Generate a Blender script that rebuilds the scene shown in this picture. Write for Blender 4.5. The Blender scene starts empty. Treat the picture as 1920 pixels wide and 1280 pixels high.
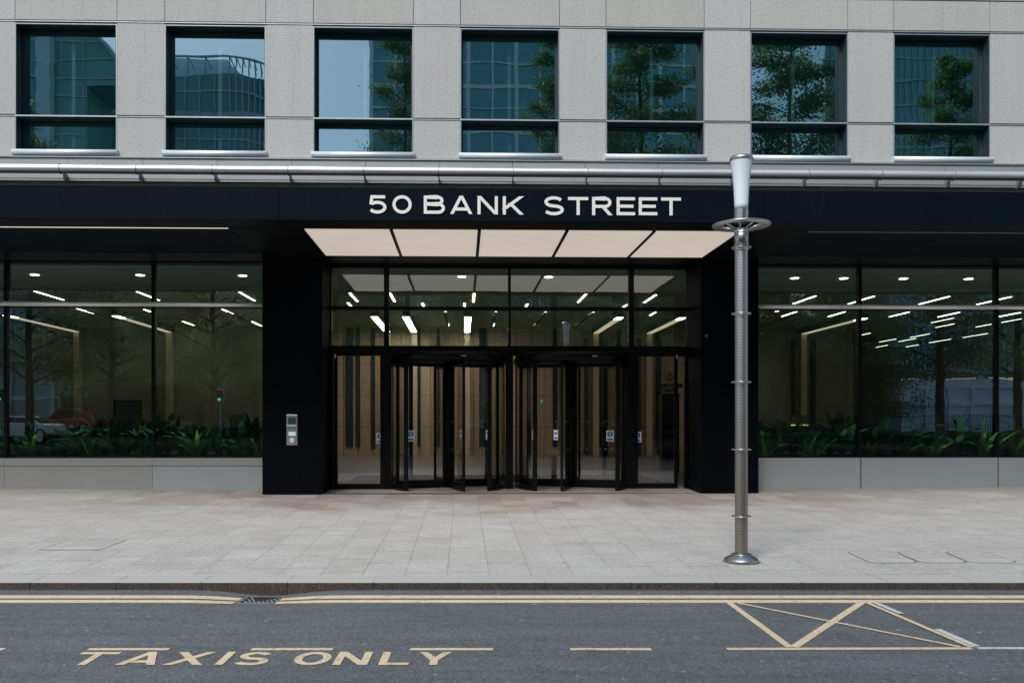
import bpy, bmesh, math, random
from mathutils import Vector, Matrix, noise
R=math.radians; PI=math.pi
rnd=random.Random(7)
scene=bpy.context.scene
COL=scene.collection

# ------------------------------------------------------------------ frames
TH=R(1.53); CT,ST=math.cos(TH),math.sin(TH)
CAMZ=1.465; FPX=1600.0; PPX=911.0; HY=789.0
def U(px,D):                       # facade u for a picture column at facade depth D
    r=(px-PPX)/FPX
    return D*(r*CT+ST)/(CT-r*ST)
def ZF(py,D,u=0.0):                # height for a picture row
    return CAMZ+(HY-py)/FPX*(D*CT+u*ST)
def G(px,py,H=1.73):               # road point
    y=FPX*H/(py-HY); return ((px-PPX)/FPX*y, y)
F_='f'; W_='w'
ORG={}; FRM={}
def rotz(fr): return TH if fr==F_ else 0.0
def world(fr,p):
    if fr==F_:
        return Vector((p[0]*CT-p[1]*ST, p[0]*ST+p[1]*CT, p[2]))
    return Vector(p)

# ------------------------------------------------------------------ mesh builder
class MB:
    def __init__(s): s.v=[]; s.f=[]; s.sm=[]
    def add(s,vs,fs,smooth=False):
        n=len(s.v); s.v+= [tuple(q) for q in vs]
        for f in fs: s.f.append([i+n for i in f]); s.sm.append(smooth)
        return s
    def box(s,x0,x1,y0,y1,z0,z1):
        if x0>x1:x0,x1=x1,x0
        if y0>y1:y0,y1=y1,y0
        if z0>z1:z0,z1=z1,z0
        vs=[(x0,y0,z0),(x1,y0,z0),(x1,y1,z0),(x0,y1,z0),(x0,y0,z1),(x1,y0,z1),(x1,y1,z1),(x0,y1,z1)]
        return s.add(vs,[(0,3,2,1),(4,5,6,7),(0,1,5,4),(1,2,6,5),(2,3,7,6),(3,0,4,7)])
    def quad(s,a,b,c,d): return s.add([a,b,c,d],[(0,1,2,3)])
    def prism(s,poly,axis,a,b,smooth=False):
        n=len(poly)
        def m(p,t):
            if axis=='x': return (t,p[0],p[1])
            if axis=='y': return (p[0],t,p[1])
            return (p[0],p[1],t)
        vs=[m(p,a) for p in poly]+[m(p,b) for p in poly]
        fs=[tuple(range(n)),tuple(reversed(range(n,2*n)))]
        s.add(vs,fs)
        k=len(s.v)-2*n
        for i in range(n):
            j=(i+1)%n
            s.f.append([k+j,k+i,k+n+i,k+n+j]); s.sm.append(smooth)
        return s
    def lathe(s,prof,c,n=24,a0=0,a1=2*PI,smooth=True):
        full=abs(a1-a0-2*PI)<1e-6; m=n if full else n+1
        vs=[];fs=[]
        for (r,z) in prof:
            for i in range(m):
                a=a0+(a1-a0)*i/n
                vs.append((c[0]+r*math.sin(a),c[1]-r*math.cos(a),c[2]+z))
        for k in range(len(prof)-1):
            for i in range(n):
                j=(i+1)%m if full else i+1
                fs.append((k*m+i,k*m+j,(k+1)*m+j,(k+1)*m+i))
        return s.add(vs,fs,smooth)
    def cyl(s,c,r,h,n=20,r2=None):
        r2=r if r2 is None else r2
        return s.lathe([(1e-4,0),(r,0),(r2,h),(1e-4,h)],c,n)
    def tube(s,pts,r,n=10,cap=True):
        pts=[Vector(p) for p in pts]; rs=r if isinstance(r,(list,tuple)) else [r]*len(pts)
        vs=[];fs=[]
        up=Vector((0.013,0.02,1))
        for k,p in enumerate(pts):
            d=(pts[min(k+1,len(pts)-1)]-pts[max(k-1,0)]).normalized()
            a=d.cross(up)
            if a.length<1e-3: a=d.cross(Vector((1,0,0)))
            a.normalize(); b=d.cross(a).normalized()
            for i in range(n):
                t=2*PI*i/n; vs.append(p+a*math.cos(t)*rs[k]+b*math.sin(t)*rs[k])
        for k in range(len(pts)-1):
            for i in range(n):
                j=(i+1)%n; fs.append((k*n+i,k*n+j,(k+1)*n+j,(k+1)*n+i))
        s.add(vs,fs,True)
        if cap:
            m=len(s.v)-len(vs)
            s.f.append(list(range(m,m+n))); s.sm.append(False)
            s.f.append(list(reversed(range(m+len(vs)-n,m+len(vs))))); s.sm.append(False)
        return s
    def torus(s,c,R_,r,n=28,m=8):
        vs=[];fs=[]
        for i in range(n):
            a=2*PI*i/n
            for j in range(m):
                b=2*PI*j/m; q=R_+r*math.cos(b)
                vs.append((c[0]+q*math.cos(a),c[1]+q*math.sin(a),c[2]+r*math.sin(b)))
        for i in range(n):
            for j in range(m):
                fs.append((i*m+j,((i+1)%n)*m+j,((i+1)%n)*m+(j+1)%m,i*m+(j+1)%m))
        return s.add(vs,fs,True)
    def build(s,name,mat,parent=None,fr=F_,org=None,bevel=0.0,smooth_angle=40,recalc=True):
        if parent is not None: fr=FRM[parent]; o=ORG[parent]
        else: o=org if org is not None else (0,0,0)
        me=bpy.data.meshes.new(name)
        me.from_pydata([(a-o[0],b-o[1],c-o[2]) for a,b,c in s.v],[],s.f)
        me.polygons.foreach_set('use_smooth',s.sm)
        if recalc:
            bm=bmesh.new(); bm.from_mesh(me); bmesh.ops.recalc_face_normals(bm,faces=bm.faces); bm.to_mesh(me); bm.free()
        me.materials.append(mat); me.update()
        ob=bpy.data.objects.new(name,me); COL.objects.link(ob)
        if parent is not None: ob.parent=parent
        else: ob.location=world(fr,o); ob.rotation_euler=(0,0,rotz(fr))
        ORG[ob]=o; FRM[ob]=fr
        if bevel:
            b=ob.modifiers.new('bevel','BEVEL'); b.width=bevel; b.segments=2; b.limit_method='ANGLE'; b.angle_limit=R(50)
        return ob
def thing(name,label,cat,org,fr=F_,group=None):
    o=bpy.data.objects.new(name,None); COL.objects.link(o); o.empty_display_size=.2
    o.location=world(fr,org); o.rotation_euler=(0,0,rotz(fr)); ORG[o]=org; FRM[o]=fr
    return tag(o,label,cat,group)
def tag(o,label,cat,group=None):
    o['label']=label; o['category']=cat
    if group:o['group']=group
    return o
def struct(o): o['kind']='structure'; return o
def copy_tree(o,parent=None):
    c=o.copy(); COL.objects.link(c); ORG[c]=ORG[o]; FRM[c]=FRM[o]
    if parent is not None: c.parent=parent
    for ch in list(o.children): copy_tree(ch,c)
    return c

# ------------------------------------------------------------------ materials
def new_mat(name):
    m=bpy.data.materials.new(name); m.use_nodes=True; nt=m.node_tree; nt.nodes.clear()
    out=nt.nodes.new('ShaderNodeOutputMaterial'); return m,nt,out
def N(nt,t,**kw):
    n=nt.nodes.new(t)
    for k,v in kw.items():
        if k.startswith('i_'): n.inputs[k[2:].replace('_',' ')].default_value=v
        else: setattr(n,k,v)
    return n
def L(nt,a,b): nt.links.new(a,b)
def ramp(nt,fac,stops,interp='LINEAR'):
    r=nt.nodes.new('ShaderNodeValToRGB'); r.color_ramp.interpolation=interp
    e=r.color_ramp.elements
    while len(e)<len(stops): e.new(.5)
    for i,(p,c) in enumerate(stops):
        e[i].position=p; e[i].color=(c[0],c[1],c[2],1) if not isinstance(c,(int,float)) else (c,c,c,1)
    L(nt,fac,r.inputs[0]); return r.outputs[0]
def coords(nt,scale=(1,1,1),rot=(0,0,0),kind='Object'):
    tc=N(nt,'ShaderNodeTexCoord'); mp=N(nt,'ShaderNodeMapping')
    mp.inputs['Scale'].default_value=scale; mp.inputs['Rotation'].default_value=rot
    L(nt,tc.outputs[kind],mp.inputs[0]); return mp.outputs[0]
def noise_n(nt,vec,scale,detail=4,rough=.5,dist=0):
    n=N(nt,'ShaderNodeTexNoise'); n.inputs['Scale'].default_value=scale; n.inputs['Detail'].default_value=detail
    n.inputs['Roughness'].default_value=rough; n.inputs['Distortion'].default_value=dist
    L(nt,vec,n.inputs['Vector']); return n.outputs['Fac']
def mixc(nt,fac,a,b,mode='MIX'):
    m=N(nt,'ShaderNodeMix',data_type='RGBA',blend_type=mode)
    for idx,v in ((0,fac),(6,a),(7,b)):
        if isinstance(v,(int,float)): m.inputs[idx].default_value=v
        elif isinstance(v,tuple): m.inputs[idx].default_value=(v[0],v[1],v[2],1)
        else: L(nt,v,m.inputs[idx])
    return m.outputs[2]
def mth(nt,op,a,b=0.0,c=None):
    m=N(nt,'ShaderNodeMath',operation=op)
    for i,v in enumerate((a,b,c)):
        if v is None: continue
        if isinstance(v,(int,float)): m.inputs[i].default_value=v
        else: L(nt,v,m.inputs[i])
    return m.outputs[0]
def bump(nt,h,strength=.3,dist=.01):
    b=N(nt,'ShaderNodeBump'); b.inputs['Strength'].default_value=strength; b.inputs['Distance'].default_value=dist
    L(nt,h,b.inputs['Height']); return b.outputs[0]
def bsdf(nt,out,color=None,rough=.5,metal=0,spec=.5,normal=None,**kw):
    p=N(nt,'ShaderNodeBsdfPrincipled')
    if color is not None:
        if isinstance(color,tuple): p.inputs['Base Color'].default_value=(*color[:3],1)
        else: L(nt,color,p.inputs['Base Color'])
    if isinstance(rough,(int,float)): p.inputs['Roughness'].default_value=rough
    else: L(nt,rough,p.inputs['Roughness'])
    p.inputs['Metallic'].default_value=metal; p.inputs['Specular IOR Level'].default_value=spec
    if normal is not None: L(nt,normal,p.inputs['Normal'])
    L(nt,p.outputs[0],out.inputs[0]); return p
def simple(name,c,rough=.5,metal=0,spec=.5,var=.12,nscale=3,bmp=0,bscale=60):
    m,nt,out=new_mat(name); v=coords(nt)
    n=noise_n(nt,v,nscale,5)
    col=mixc(nt,n,tuple(x*(1-var) for x in c),tuple(x*(1+var) for x in c))
    rr=mth(nt,'MULTIPLY_ADD',n,.15,max(rough-.075,0.02))
    nm=bump(nt,noise_n(nt,v,bscale,3),bmp,.005) if bmp else None
    bsdf(nt,out,col,rr,metal,spec,nm); return m
def emit(name,c,s):
    m,nt,out=new_mat(name); v=coords(nt); n=noise_n(nt,v,1.2,2)
    e=N(nt,'ShaderNodeEmission'); e.inputs[0].default_value=(*c,1)
    L(nt,mth(nt,'MULTIPLY_ADD',n,s*.12,s*.94),e.inputs[1]); L(nt,e.outputs[0],out.inputs[0]); return m

def mat_granite():
    m,nt,out=new_mat('flamed_granite'); v=coords(nt)
    oi=N(nt,'ShaderNodeObjectInfo')
    big=noise_n(nt,v,.35,3); mid=noise_n(nt,v,3.0,4,.6)
    # every panel gets its own tone through a voronoi-free attribute
    at=N(nt,'ShaderNodeAttribute',attribute_name='tone'); 
    base=mixc(nt,at.outputs['Fac'],(.405,.402,.372),(.455,.46,.46))
    base=mixc(nt,mth(nt,'MULTIPLY',big,.55),base,(.385,.388,.37))
    grain=noise_n(nt,v,33,4,.8)
    g=ramp(nt,grain,[(.30,.60),(.5,1.0),(.70,1.25)])
    base=mixc(nt,1.0,base,g,'MULTIPLY')
    spk=noise_n(nt,v,19,3,.7); s=ramp(nt,spk,[(.62,0.0),(.68,1.0)])
    base=mixc(nt,mth(nt,'MULTIPLY',s,.6),base,(.15,.14,.125))
    st=noise_n(nt,coords(nt,(1.6,1.6,.12)),2.2,4,.6); stc=ramp(nt,st,[(.3,.95),(.6,1.015)])
    base=mixc(nt,1.0,base,stc,'MULTIPLY')
    dr=noise_n(nt,coords(nt,(7,7,.18)),1.6,4,.65); base=mixc(nt,mth(nt,'MULTIPLY',ramp(nt,dr,[(.56,0.0),(.75,1.0)]),.22),base,(.20,.195,.18))
    nm=bump(nt,grain,.25,.004)
    bsdf(nt,out,base,.75,0,.3,nm); return m
def mat_paving():
    m,nt,out=new_mat('granite_paving')
    v=coords(nt,(1,1,1),(0,0,-TH))
    sep=N(nt,'ShaderNodeSeparateXYZ'); L(nt,v,sep.inputs[0])
    cw=.45
    ux=mth(nt,'DIVIDE',mth(nt,'ADD',sep.outputs[0],100.07),cw)
    ci=mth(nt,'FLOOR',ux); fx=mth(nt,'FRACT',ux)
    # staggered courses with per-column random start
    wn=N(nt,'ShaderNodeTexWhiteNoise',noise_dimensions='1D'); L(nt,ci,wn.inputs['W'])
    uy=mth(nt,'ADD',mth(nt,'DIVIDE',mth(nt,'ADD',sep.outputs[1],50.0),.78),mth(nt,'MULTIPLY',mth(nt,'FLOOR',mth(nt,'MULTIPLY',wn.outputs['Value'],3.0)),.333))
    ri=mth(nt,'FLOOR',uy); fy=mth(nt,'FRACT',uy)
    comb=N(nt,'ShaderNodeCombineXYZ'); L(nt,ci,comb.inputs[0]); L(nt,ri,comb.inputs[1])
    w2=N(nt,'ShaderNodeTexWhiteNoise',noise_dimensions='2D'); L(nt,comb.outputs[0],w2.inputs['Vector'])
    tone=w2.outputs['Value']
    # dirt grows towards the building
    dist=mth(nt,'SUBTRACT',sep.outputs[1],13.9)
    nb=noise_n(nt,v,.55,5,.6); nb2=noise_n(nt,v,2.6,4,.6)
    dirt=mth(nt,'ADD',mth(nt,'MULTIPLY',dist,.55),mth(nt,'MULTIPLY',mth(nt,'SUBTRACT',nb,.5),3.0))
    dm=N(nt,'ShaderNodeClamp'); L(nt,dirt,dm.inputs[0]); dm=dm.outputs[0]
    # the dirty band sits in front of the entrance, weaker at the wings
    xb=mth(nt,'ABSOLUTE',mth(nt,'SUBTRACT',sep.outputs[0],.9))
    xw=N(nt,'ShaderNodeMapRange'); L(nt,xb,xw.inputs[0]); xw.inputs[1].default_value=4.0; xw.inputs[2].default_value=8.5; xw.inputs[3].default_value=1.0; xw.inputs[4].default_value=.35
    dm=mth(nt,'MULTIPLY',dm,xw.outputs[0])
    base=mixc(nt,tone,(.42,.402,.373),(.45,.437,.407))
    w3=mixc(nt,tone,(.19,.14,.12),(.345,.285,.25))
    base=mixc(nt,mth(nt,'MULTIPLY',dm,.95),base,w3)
    base=mixc(nt,mth(nt,'MULTIPLY',nb2,.35),base,(.40,.37,.35))
    g=noise_n(nt,coords(nt,(1,.55,1)),34,4,.85); base=mixc(nt,1.0,base,ramp(nt,g,[(.28,.66),(.5,1.0),(.72,1.25)]),'MULTIPLY')
    mo=noise_n(nt,v,1.7,6,.7); base=mixc(nt,1.0,base,ramp(nt,mo,[(.3,.88),(.65,1.07)]),'MULTIPLY')
    sp=noise_n(nt,v,24,3); base=mixc(nt,mth(nt,'MULTIPLY',ramp(nt,sp,[(.66,0.0),(.71,1.0)]),.35),base,(.17,.16,.15))
    # joints
    jx=mth(nt,'MINIMUM',fx,mth(nt,'SUBTRACT',1.0,fx)); jy=mth(nt,'MINIMUM',fy,mth(nt,'SUBTRACT',1.0,fy))
    jx=mth(nt,'LESS_THAN',jx,.009); jy=mth(nt,'LESS_THAN',jy,.012)
    jn=noise_n(nt,v,1.3,3); js=mth(nt,'MULTIPLY_ADD',jn,1.5,.0)
    j=mth(nt,'MULTIPLY',mth(nt,'MAXIMUM',jx,mth(nt,'MULTIPLY',jy,1.0)),js)
    base=mixc(nt,j,base,(.20,.185,.17))
    # gum spots
    vo=N(nt,'ShaderNodeTexVoronoi'); vo.inputs['Scale'].default_value=2.1; L(nt,v,vo.inputs['Vector'])
    gum=mth(nt,'LESS_THAN',vo.outputs['Distance'],.045); base=mixc(nt,mth(nt,'MULTIPLY',gum,.35),base,(.20,.19,.18))
    nm=bump(nt,mth(nt,'SUBTRACT',g,j),.25,.004)
    bsdf(nt,out,base,mth(nt,'MULTIPLY_ADD',nb,.2,.55),0,.35,nm); return m
def mat_asphalt():
    m,nt,out=new_mat('asphalt'); v=coords(nt)
    g=noise_n(nt,coords(nt,(1,.5,1)),62,4,.85); mid=noise_n(nt,v,1.3,6,.7)
    base=mixc(nt,mid,(.090,.098,.102),(.132,.141,.143))
    base=mixc(nt,1.0,base,ramp(nt,g,[(.32,.42),(.5,.97),(.66,1.65)]),'MULTIPLY')
    streak=noise_n(nt,coords(nt,(.5,5,1)),1.6,4,.6)
    base=mixc(nt,1.0,base,ramp(nt,streak,[(.35,.87),(.65,1.08)]),'MULTIPLY')
    vo=N(nt,'ShaderNodeTexVoronoi'); vo.inputs['Scale'].default_value=8.0; L(nt,coords(nt,(.8,1.5,1)),vo.inputs['Vector'])
    vsel=N(nt,'ShaderNodeSeparateColor'); L(nt,vo.outputs['Color'],vsel.inputs[0])
    sp=mth(nt,'MULTIPLY',mth(nt,'LESS_THAN',vo.outputs['Distance'],mth(nt,'MULTIPLY_ADD',vsel.outputs[1],.10,.03)),mth(nt,'GREATER_THAN',vsel.outputs[0],.70))
    base=mixc(nt,mth(nt,'MULTIPLY',sp,.8),base,(.42,.42,.43))
    oil=noise_n(nt,v,.9,5,.75,.6); base=mixc(nt,mth(nt,'MULTIPLY',ramp(nt,oil,[(.56,0.0),(.70,1.0)]),.38),base,(.045,.047,.050))
    crk=N(nt,'ShaderNodeTexVoronoi',feature='DISTANCE_TO_EDGE'); crk.inputs['Scale'].default_value=.55
    L(nt,mixc(nt,.12,v,N_noise_color(nt,v,3.0)),crk.inputs['Vector'])
    nm=bump(nt,g,.55,.006)
    bsdf(nt,out,base,.8,0,.35,nm); return m
def N_noise_color(nt,v,s):
    n=N(nt,'ShaderNodeTexNoise'); n.inputs['Scale'].default_value=s; L(nt,v,n.inputs['Vector']); return n.outputs['Color']
def mat_paint(name,c):
    m,nt,out=new_mat(name); v=coords(nt)
    g=noise_n(nt,v,60,3,.8); w=noise_n(nt,v,4,6,.75)
    base=mixc(nt,w,tuple(x*.74 for x in c),c)
    base=mixc(nt,1.0,base,ramp(nt,g,[(.3,.72),(.55,1.05)]),'MULTIPLY')
    wear=ramp(nt,noise_n(nt,v,17,5,.75),[(.54,0.0),(.68,.75)])
    base=mixc(nt,wear,base,(.13,.125,.115))
    bsdf(nt,out,base,.7,0,.3,bump(nt,g,.4,.004)); return m
def mat_kerb():
    m,nt,out=new_mat('kerb_granite'); v=coords(nt)
    g=noise_n(nt,v,55,3,.8); b=noise_n(nt,v,2.0,3)
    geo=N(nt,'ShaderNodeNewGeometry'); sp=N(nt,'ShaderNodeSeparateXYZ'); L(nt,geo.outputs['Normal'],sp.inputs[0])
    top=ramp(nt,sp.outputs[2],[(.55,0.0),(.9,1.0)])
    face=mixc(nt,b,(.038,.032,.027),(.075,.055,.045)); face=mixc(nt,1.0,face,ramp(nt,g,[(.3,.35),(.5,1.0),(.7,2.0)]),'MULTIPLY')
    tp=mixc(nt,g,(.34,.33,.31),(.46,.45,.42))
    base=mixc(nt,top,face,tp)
    bsdf(nt,out,base,.8,0,.3,bump(nt,g,.5,.005)); return m
def mat_glass(name,ior,tint,wave=.0012,wscale=.9,refl=(1,1,1),rough=0.0):
    m,nt,out=new_mat(name); v=coords(nt)
    geo=N(nt,'ShaderNodeNewGeometry'); vd=N(nt,'ShaderNodeVectorMath',operation='DOT_PRODUCT'); L(nt,geo.outputs['Normal'],vd.inputs[0]); L(nt,geo.outputs['Incoming'],vd.inputs[1])
    cs=mth(nt,'ABSOLUTE',vd.outputs['Value']); f5=mth(nt,'POWER',mth(nt,'SUBTRACT',1.0,cs),5.0); frs=mth(nt,'MULTIPLY_ADD',f5,1.0-ior,ior)
    gl=N(nt,'ShaderNodeBsdfGlossy'); gl.inputs['Color'].default_value=(*refl,1); gl.inputs['Roughness'].default_value=rough
    nm=bump(nt,noise_n(nt,coords(nt,(.5,.5,1.5)),wscale,2),1.0,wave*10)
    L(nt,nm,gl.inputs['Normal'])
    tr=N(nt,'ShaderNodeBsdfTransparent'); L(nt,mixc(nt,noise_n(nt,v,.8,2),tuple(x*.96 for x in tint),tint),tr.inputs[0])
    mx=N(nt,'ShaderNodeMixShader'); L(nt,frs,mx.inputs[0]); L(nt,tr.outputs[0],mx.inputs[1]); L(nt,gl.outputs[0],mx.inputs[2])
    L(nt,mx.outputs[0],out.inputs[0]); return m
def mat_navy(name='navy_panel',c=(.0018,.0042,.0078),rough=.5,spec=.05):
    m,nt,out=new_mat(name)
    st=noise_n(nt,coords(nt,(9,9,.25)),3.5,4,.7); sc=noise_n(nt,coords(nt),1.1,3)
    s=ramp(nt,st,[(.58,0.0),(.80,1.0)])
    base=mixc(nt,mth(nt,'MULTIPLY',s,.30),mixc(nt,sc,c,tuple(x*1.5 for x in c)),(.020,.030,.038))
    bsdf(nt,out,base,mth(nt,'MULTIPLY_ADD',sc,.14,rough-.07),0,spec); return m
def mat_steel(name,c=(.55,.56,.57),rough=.32,aniso=(1,1,30),var=.12,metal=1.0):
    m,nt,out=new_mat(name)
    n=noise_n(nt,coords(nt,aniso),6,4,.6); b=noise_n(nt,coords(nt),.8,4)
    base=mixc(nt,b,tuple(x*(1-var) for x in c),tuple(x*(1+var) for x in c))
    nm=bump(nt,n,.06,.002)
    bsdf(nt,out,base,mth(nt,'MULTIPLY_ADD',b,.2,rough-.1),metal,.5,nm); return m
def mat_wood():
    m,nt,out=new_mat('veneer_wall')
    v=coords(nt); sep=N(nt,'ShaderNodeSeparateXYZ'); L(nt,v,sep.inputs[0])
    px=mth(nt,'DIVIDE',mth(nt,'ADD',sep.outputs[0],100.0),.62); ci=mth(nt,'FLOOR',px); fx=mth(nt,'FRACT',px)
    wn=N(nt,'ShaderNodeTexWhiteNoise',noise_dimensions='1D'); L(nt,ci,wn.inputs['W'])
    g=noise_n(nt,coords(nt,(14,14,.5)),2.5,5,.6)
    base=mixc(nt,wn.outputs['Value'],(.50,.36,.24),(.62,.49,.35))
    base=mixc(nt,1.0,base,ramp(nt,g,[(.3,.78),(.7,1.15)]),'MULTIPLY')
    j=mth(nt,'LESS_THAN',fx,.03); base=mixc(nt,j,base,(.03,.02,.015))
    zz=mth(nt,'FRACT',mth(nt,'DIVIDE',mth(nt,'ADD',sep.outputs[2],.17),1.36)); jz=mth(nt,'LESS_THAN',zz,.016)
    base=mixc(nt,mth(nt,'MULTIPLY',jz,.7),base,(.04,.03,.02))
    bsdf(nt,out,base,.45,0,.4); return m
def mat_leaf(name,a,b,trans=.25,scale=1.3,spec=.2):
    m,nt,out=new_mat(name); v=coords(nt)
    n=noise_n(nt,v,scale,3,.6); n2=noise_n(nt,v,11,2)
    c=mixc(nt,n,a,b); c=mixc(nt,mth(nt,'MULTIPLY',n2,.35),c,tuple(x*1.8 for x in b))
    d=N(nt,'ShaderNodeBsdfPrincipled'); L(nt,c,d.inputs['Base Color']); d.inputs['Roughness'].default_value=.5; d.inputs['Specular IOR Level'].default_value=spec
    t=N(nt,'ShaderNodeBsdfTranslucent'); L(nt,c,t.inputs[0])
    mx=N(nt,'ShaderNodeMixShader'); mx.inputs[0].default_value=trans; L(nt,d.outputs[0],mx.inputs[1]); L(nt,t.outputs[0],mx.inputs[2])
    L(nt,mx.outputs[0],out.inputs[0]); return m

M={}
M['granite']=mat_granite(); M['paving']=mat_paving(); M['asphalt']=mat_asphalt(); M['kerb']=mat_kerb()
M['yellow']=mat_paint('yellow_road_paint',(.74,.60,.41)); M['white']=mat_paint('white_road_paint',(.62,.64,.63))
M['navy']=mat_navy(); M['soffit']=mat_navy('soffit_metal',(.0045,.005,.0052),.5,.08); M['pier']=mat_navy('pier_metal',(.0010,.0018,.003),.5,.05)
M['black']=simple('black_frame',(.0032,.0036,.0045),.35,0,.16); M['gap']=simple('dark_gap',(.008,.008,.008),.9,0,.1)
M['teal']=simple('dark_teal_frame',(.022,.044,.05),.45,0,.4)
M['steel']=mat_steel('brushed_steel',(.60,.62,.63),.30); M['tube']=mat_steel('rail_steel',(.66,.68,.68),.36,(.5,20,20),metal=.7)
M['sill']=mat_steel('sill_aluminium',(.72,.77,.80),.42,metal=.25); M['panel']=mat_steel('satin_panel',(.33,.35,.355),.55,(.6,.6,6),.10,metal=.2)
M['panel_warm']=mat_steel('satin_panel_warm',(.31,.31,.295),.5,(.6,.6,6),.14,metal=.25)
M['rail_w']=mat_steel('polished_rail',(.92,.93,.92),.35,metal=.3); M['ledge']=mat_steel('ledge_panel',(.29,.31,.31),.5,metal=.3)
M['trim']=simple('light_trim',(.42,.46,.47),.4,.5)
M['glass_up']=mat_glass('coated_glass',.42,(.32,.48,.45),.00014,.9,(.64,.91,.93))
M['glass']=mat_glass('shop_glass',.28,(.80,.90,.82),.00022,.9,(.86,.96,.98))
M['glass_door']=mat_glass('door_glass',.12,(.88,.90,.88),.0001,.8)
M['letter']=simple('letter_white',(.70,.69,.655),.45,var=.06)
M['panel_light']=emit('canopy_light',(1.0,.865,.745),.57); M['strip']=emit('strip_light',(1,.92,.83),.8)
M['led']=emit('lobby_led',(1,.92,.80),10.0); M['led_dim']=emit('dim_lobby_led',(1,.93,.84),4.0); M['down']=emit('downlight',(1,.88,.72),9.0)
M['lampglow']=emit('lamp_shade_glow',(1,.62,.25),.9); M['green']=emit('green_signal',(.05,1,.55),1.6)
M['ceil']=simple('lobby_ceiling',(.46,.54,.48),.8); M['ceil2']=simple('lobby_high_ceiling',(.34,.38,.27),.8)
M['floor_in']=simple('lobby_floor',(.22,.19,.16),.35,var=.2,nscale=1.5); M['wood']=mat_wood()
M['wall_in']=simple('lobby_wall',(.32,.30,.23),.7,var=.2,nscale=.6); M['pil']=simple('pilaster_stone',(.66,.56,.40),.6); M['beam_face']=emit('beam_diffuser',(1,.82,.58),.75)
M['dark']=simple('dark_room',(.02,.03,.03),.8); M['office']=simple('office_room',(.22,.50,.44),.8); M['mat']=simple('entrance_mat',(.010,.011,.014),.9,bmp=.3)
M['frost']=None; M['shade']=simple('lamp_shade',(.35,.30,.2),.8)
M['leaf_spiky']=mat_leaf('spiky_leaf',(.07,.27,.06),(.24,.54,.15),.2,6); M['leaf_dark']=mat_leaf('dark_leaf',(.012,.062,.030),(.05,.17,.08),.06,5,.12)
M['leaf1']=mat_leaf('tree_leaf',(.055,.115,.055),(.14,.22,.10),.5,.5); M['leaf2']=mat_leaf('bronze_tree_leaf',(.17,.23,.11),(.40,.45,.24),.5,.4)
M['bark']=simple('bark',(.055,.042,.03),.9,var=.35,nscale=5,bmp=.5,bscale=14)
M['soil']=simple('soil',(.03,.022,.016),.9,var=.4,nscale=20,bmp=.5)
M['sticker_w']=simple('sticker_white',(.74,.80,.82),.5,var=.04); M['sticker_b']=simple('sticker_blue',(.02,.14,.36),.5)
M['btower']=None
def _frost():
    m,nt,out=new_mat('frosted_cup'); v=coords(nt); n=noise_n(nt,v,2,3)
    c=mixc(nt,n,(.68,.76,.80),(.76,.82,.85)); bsdf(nt,out,c,.45,0,.5); return m
M['frost']=_frost()
def curtain(name,c,spec=.9,rough=.12):
    m,nt,out=new_mat(name); v=coords(nt)
    n=noise_n(nt,coords(nt,(.25,.25,.4)),1.0,4,.6)
    col=mixc(nt,n,tuple(x*.55 for x in c),tuple(x*1.5 for x in c))
    bsdf(nt,out,col,rough,0,spec); return m
M['cw1']=curtain('tower_glass',(.17,.44,.50)); M['cw2']=curtain('atrium_glass',(.20,.46,.44)); M['cw3']=curtain('block_glass',(.16,.33,.37))
M['wframe']=simple('white_cladding',(.90,.93,.92),.6); M['gframe']=simple('grey_cladding',(.50,.62,.64),.6); M['pale']=simple('pale_cladding',(.75,.88,.95),.5)
M['white_car']=simple('white_car_paint',(.90,.93,.95),.25,0,.6,.03); M['red_car']=simple('red_car_paint',(.62,.06,.03),.25,0,.6,.03)
M['car_glass']=simple('car_glass',(.015,.02,.025),.08,0,.8); M['rubber']=simple('rubber',(.02,.02,.02),.8); M['rim']=simple('alloy_rim',(.45,.46,.47),.35,.8)
M['hi_grey']=simple('grey_metal',(.25,.26,.26),.5,.3)

# ------------------------------------------------------------------ ground
ZROAD=CAMZ-1.73; ZK=CAMZ-1.65; YK=8.74
GX=G(486,1122)[0]
def road_z(x,y):
    if y<-3.2: return ZROAD+ .046*min(-3.2-y,20)+.0*x
    dx=(x-GX)/.42; dy=(YK-y)
    w=max(0.0,1-dy/1.3)
    return ZROAD-.046*math.exp(-dx*dx)*w*w*(1.25 if dy<.6 else 1)
def pave_z(x,y):
    z=ZK+.022*(y-YK); k=max(0.0,min(1.0,(y-YK)/9.0))
    if x<-4.3: z+=.075*k*min(1,(-4.3-x)/5.0)
    if x>5.3: z+=.045*k*min(1,(x-5.3)/5.0)
    return z
def frange(a,b,st):
    n=max(1,int(round((b-a)/st))); return [a+(b-a)*i/n for i in range(n+1)]
def grid(xs,ys,zf):
    mb=MB(); vs=[(x,y,zf(x,y)) for y in ys for x in xs]; n=len(xs)
    fs=[(j*n+i,j*n+i+1,(j+1)*n+i+1,(j+1)*n+i) for j in range(len(ys)-1) for i in range(n-1)]
    mb.add(vs,fs,True); return mb
xs=frange(-900,-40,215)[:-1]+frange(-40,-8,4)[:-1]+frange(-8,GX-1.4,.5)[:-1]+frange(GX-1.4,GX+1.4,.07)[:-1]+frange(GX+1.4,9,.5)[:-1]+frange(9,41,4)+[250,500,900]
ys=[-3.2,0,4,6]+frange(7,YK,.1)[1:]
rd=struct(grid(xs,[-3.2,-1]+[0,4,6]+frange(6.5,YK+.02,.1),road_z).build('road',M['asphalt'],fr=W_))
M['far_ground']=simple('far_ground',(.032,.036,.030),.95,spec=0.0,var=.3,nscale=.4)
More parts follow.
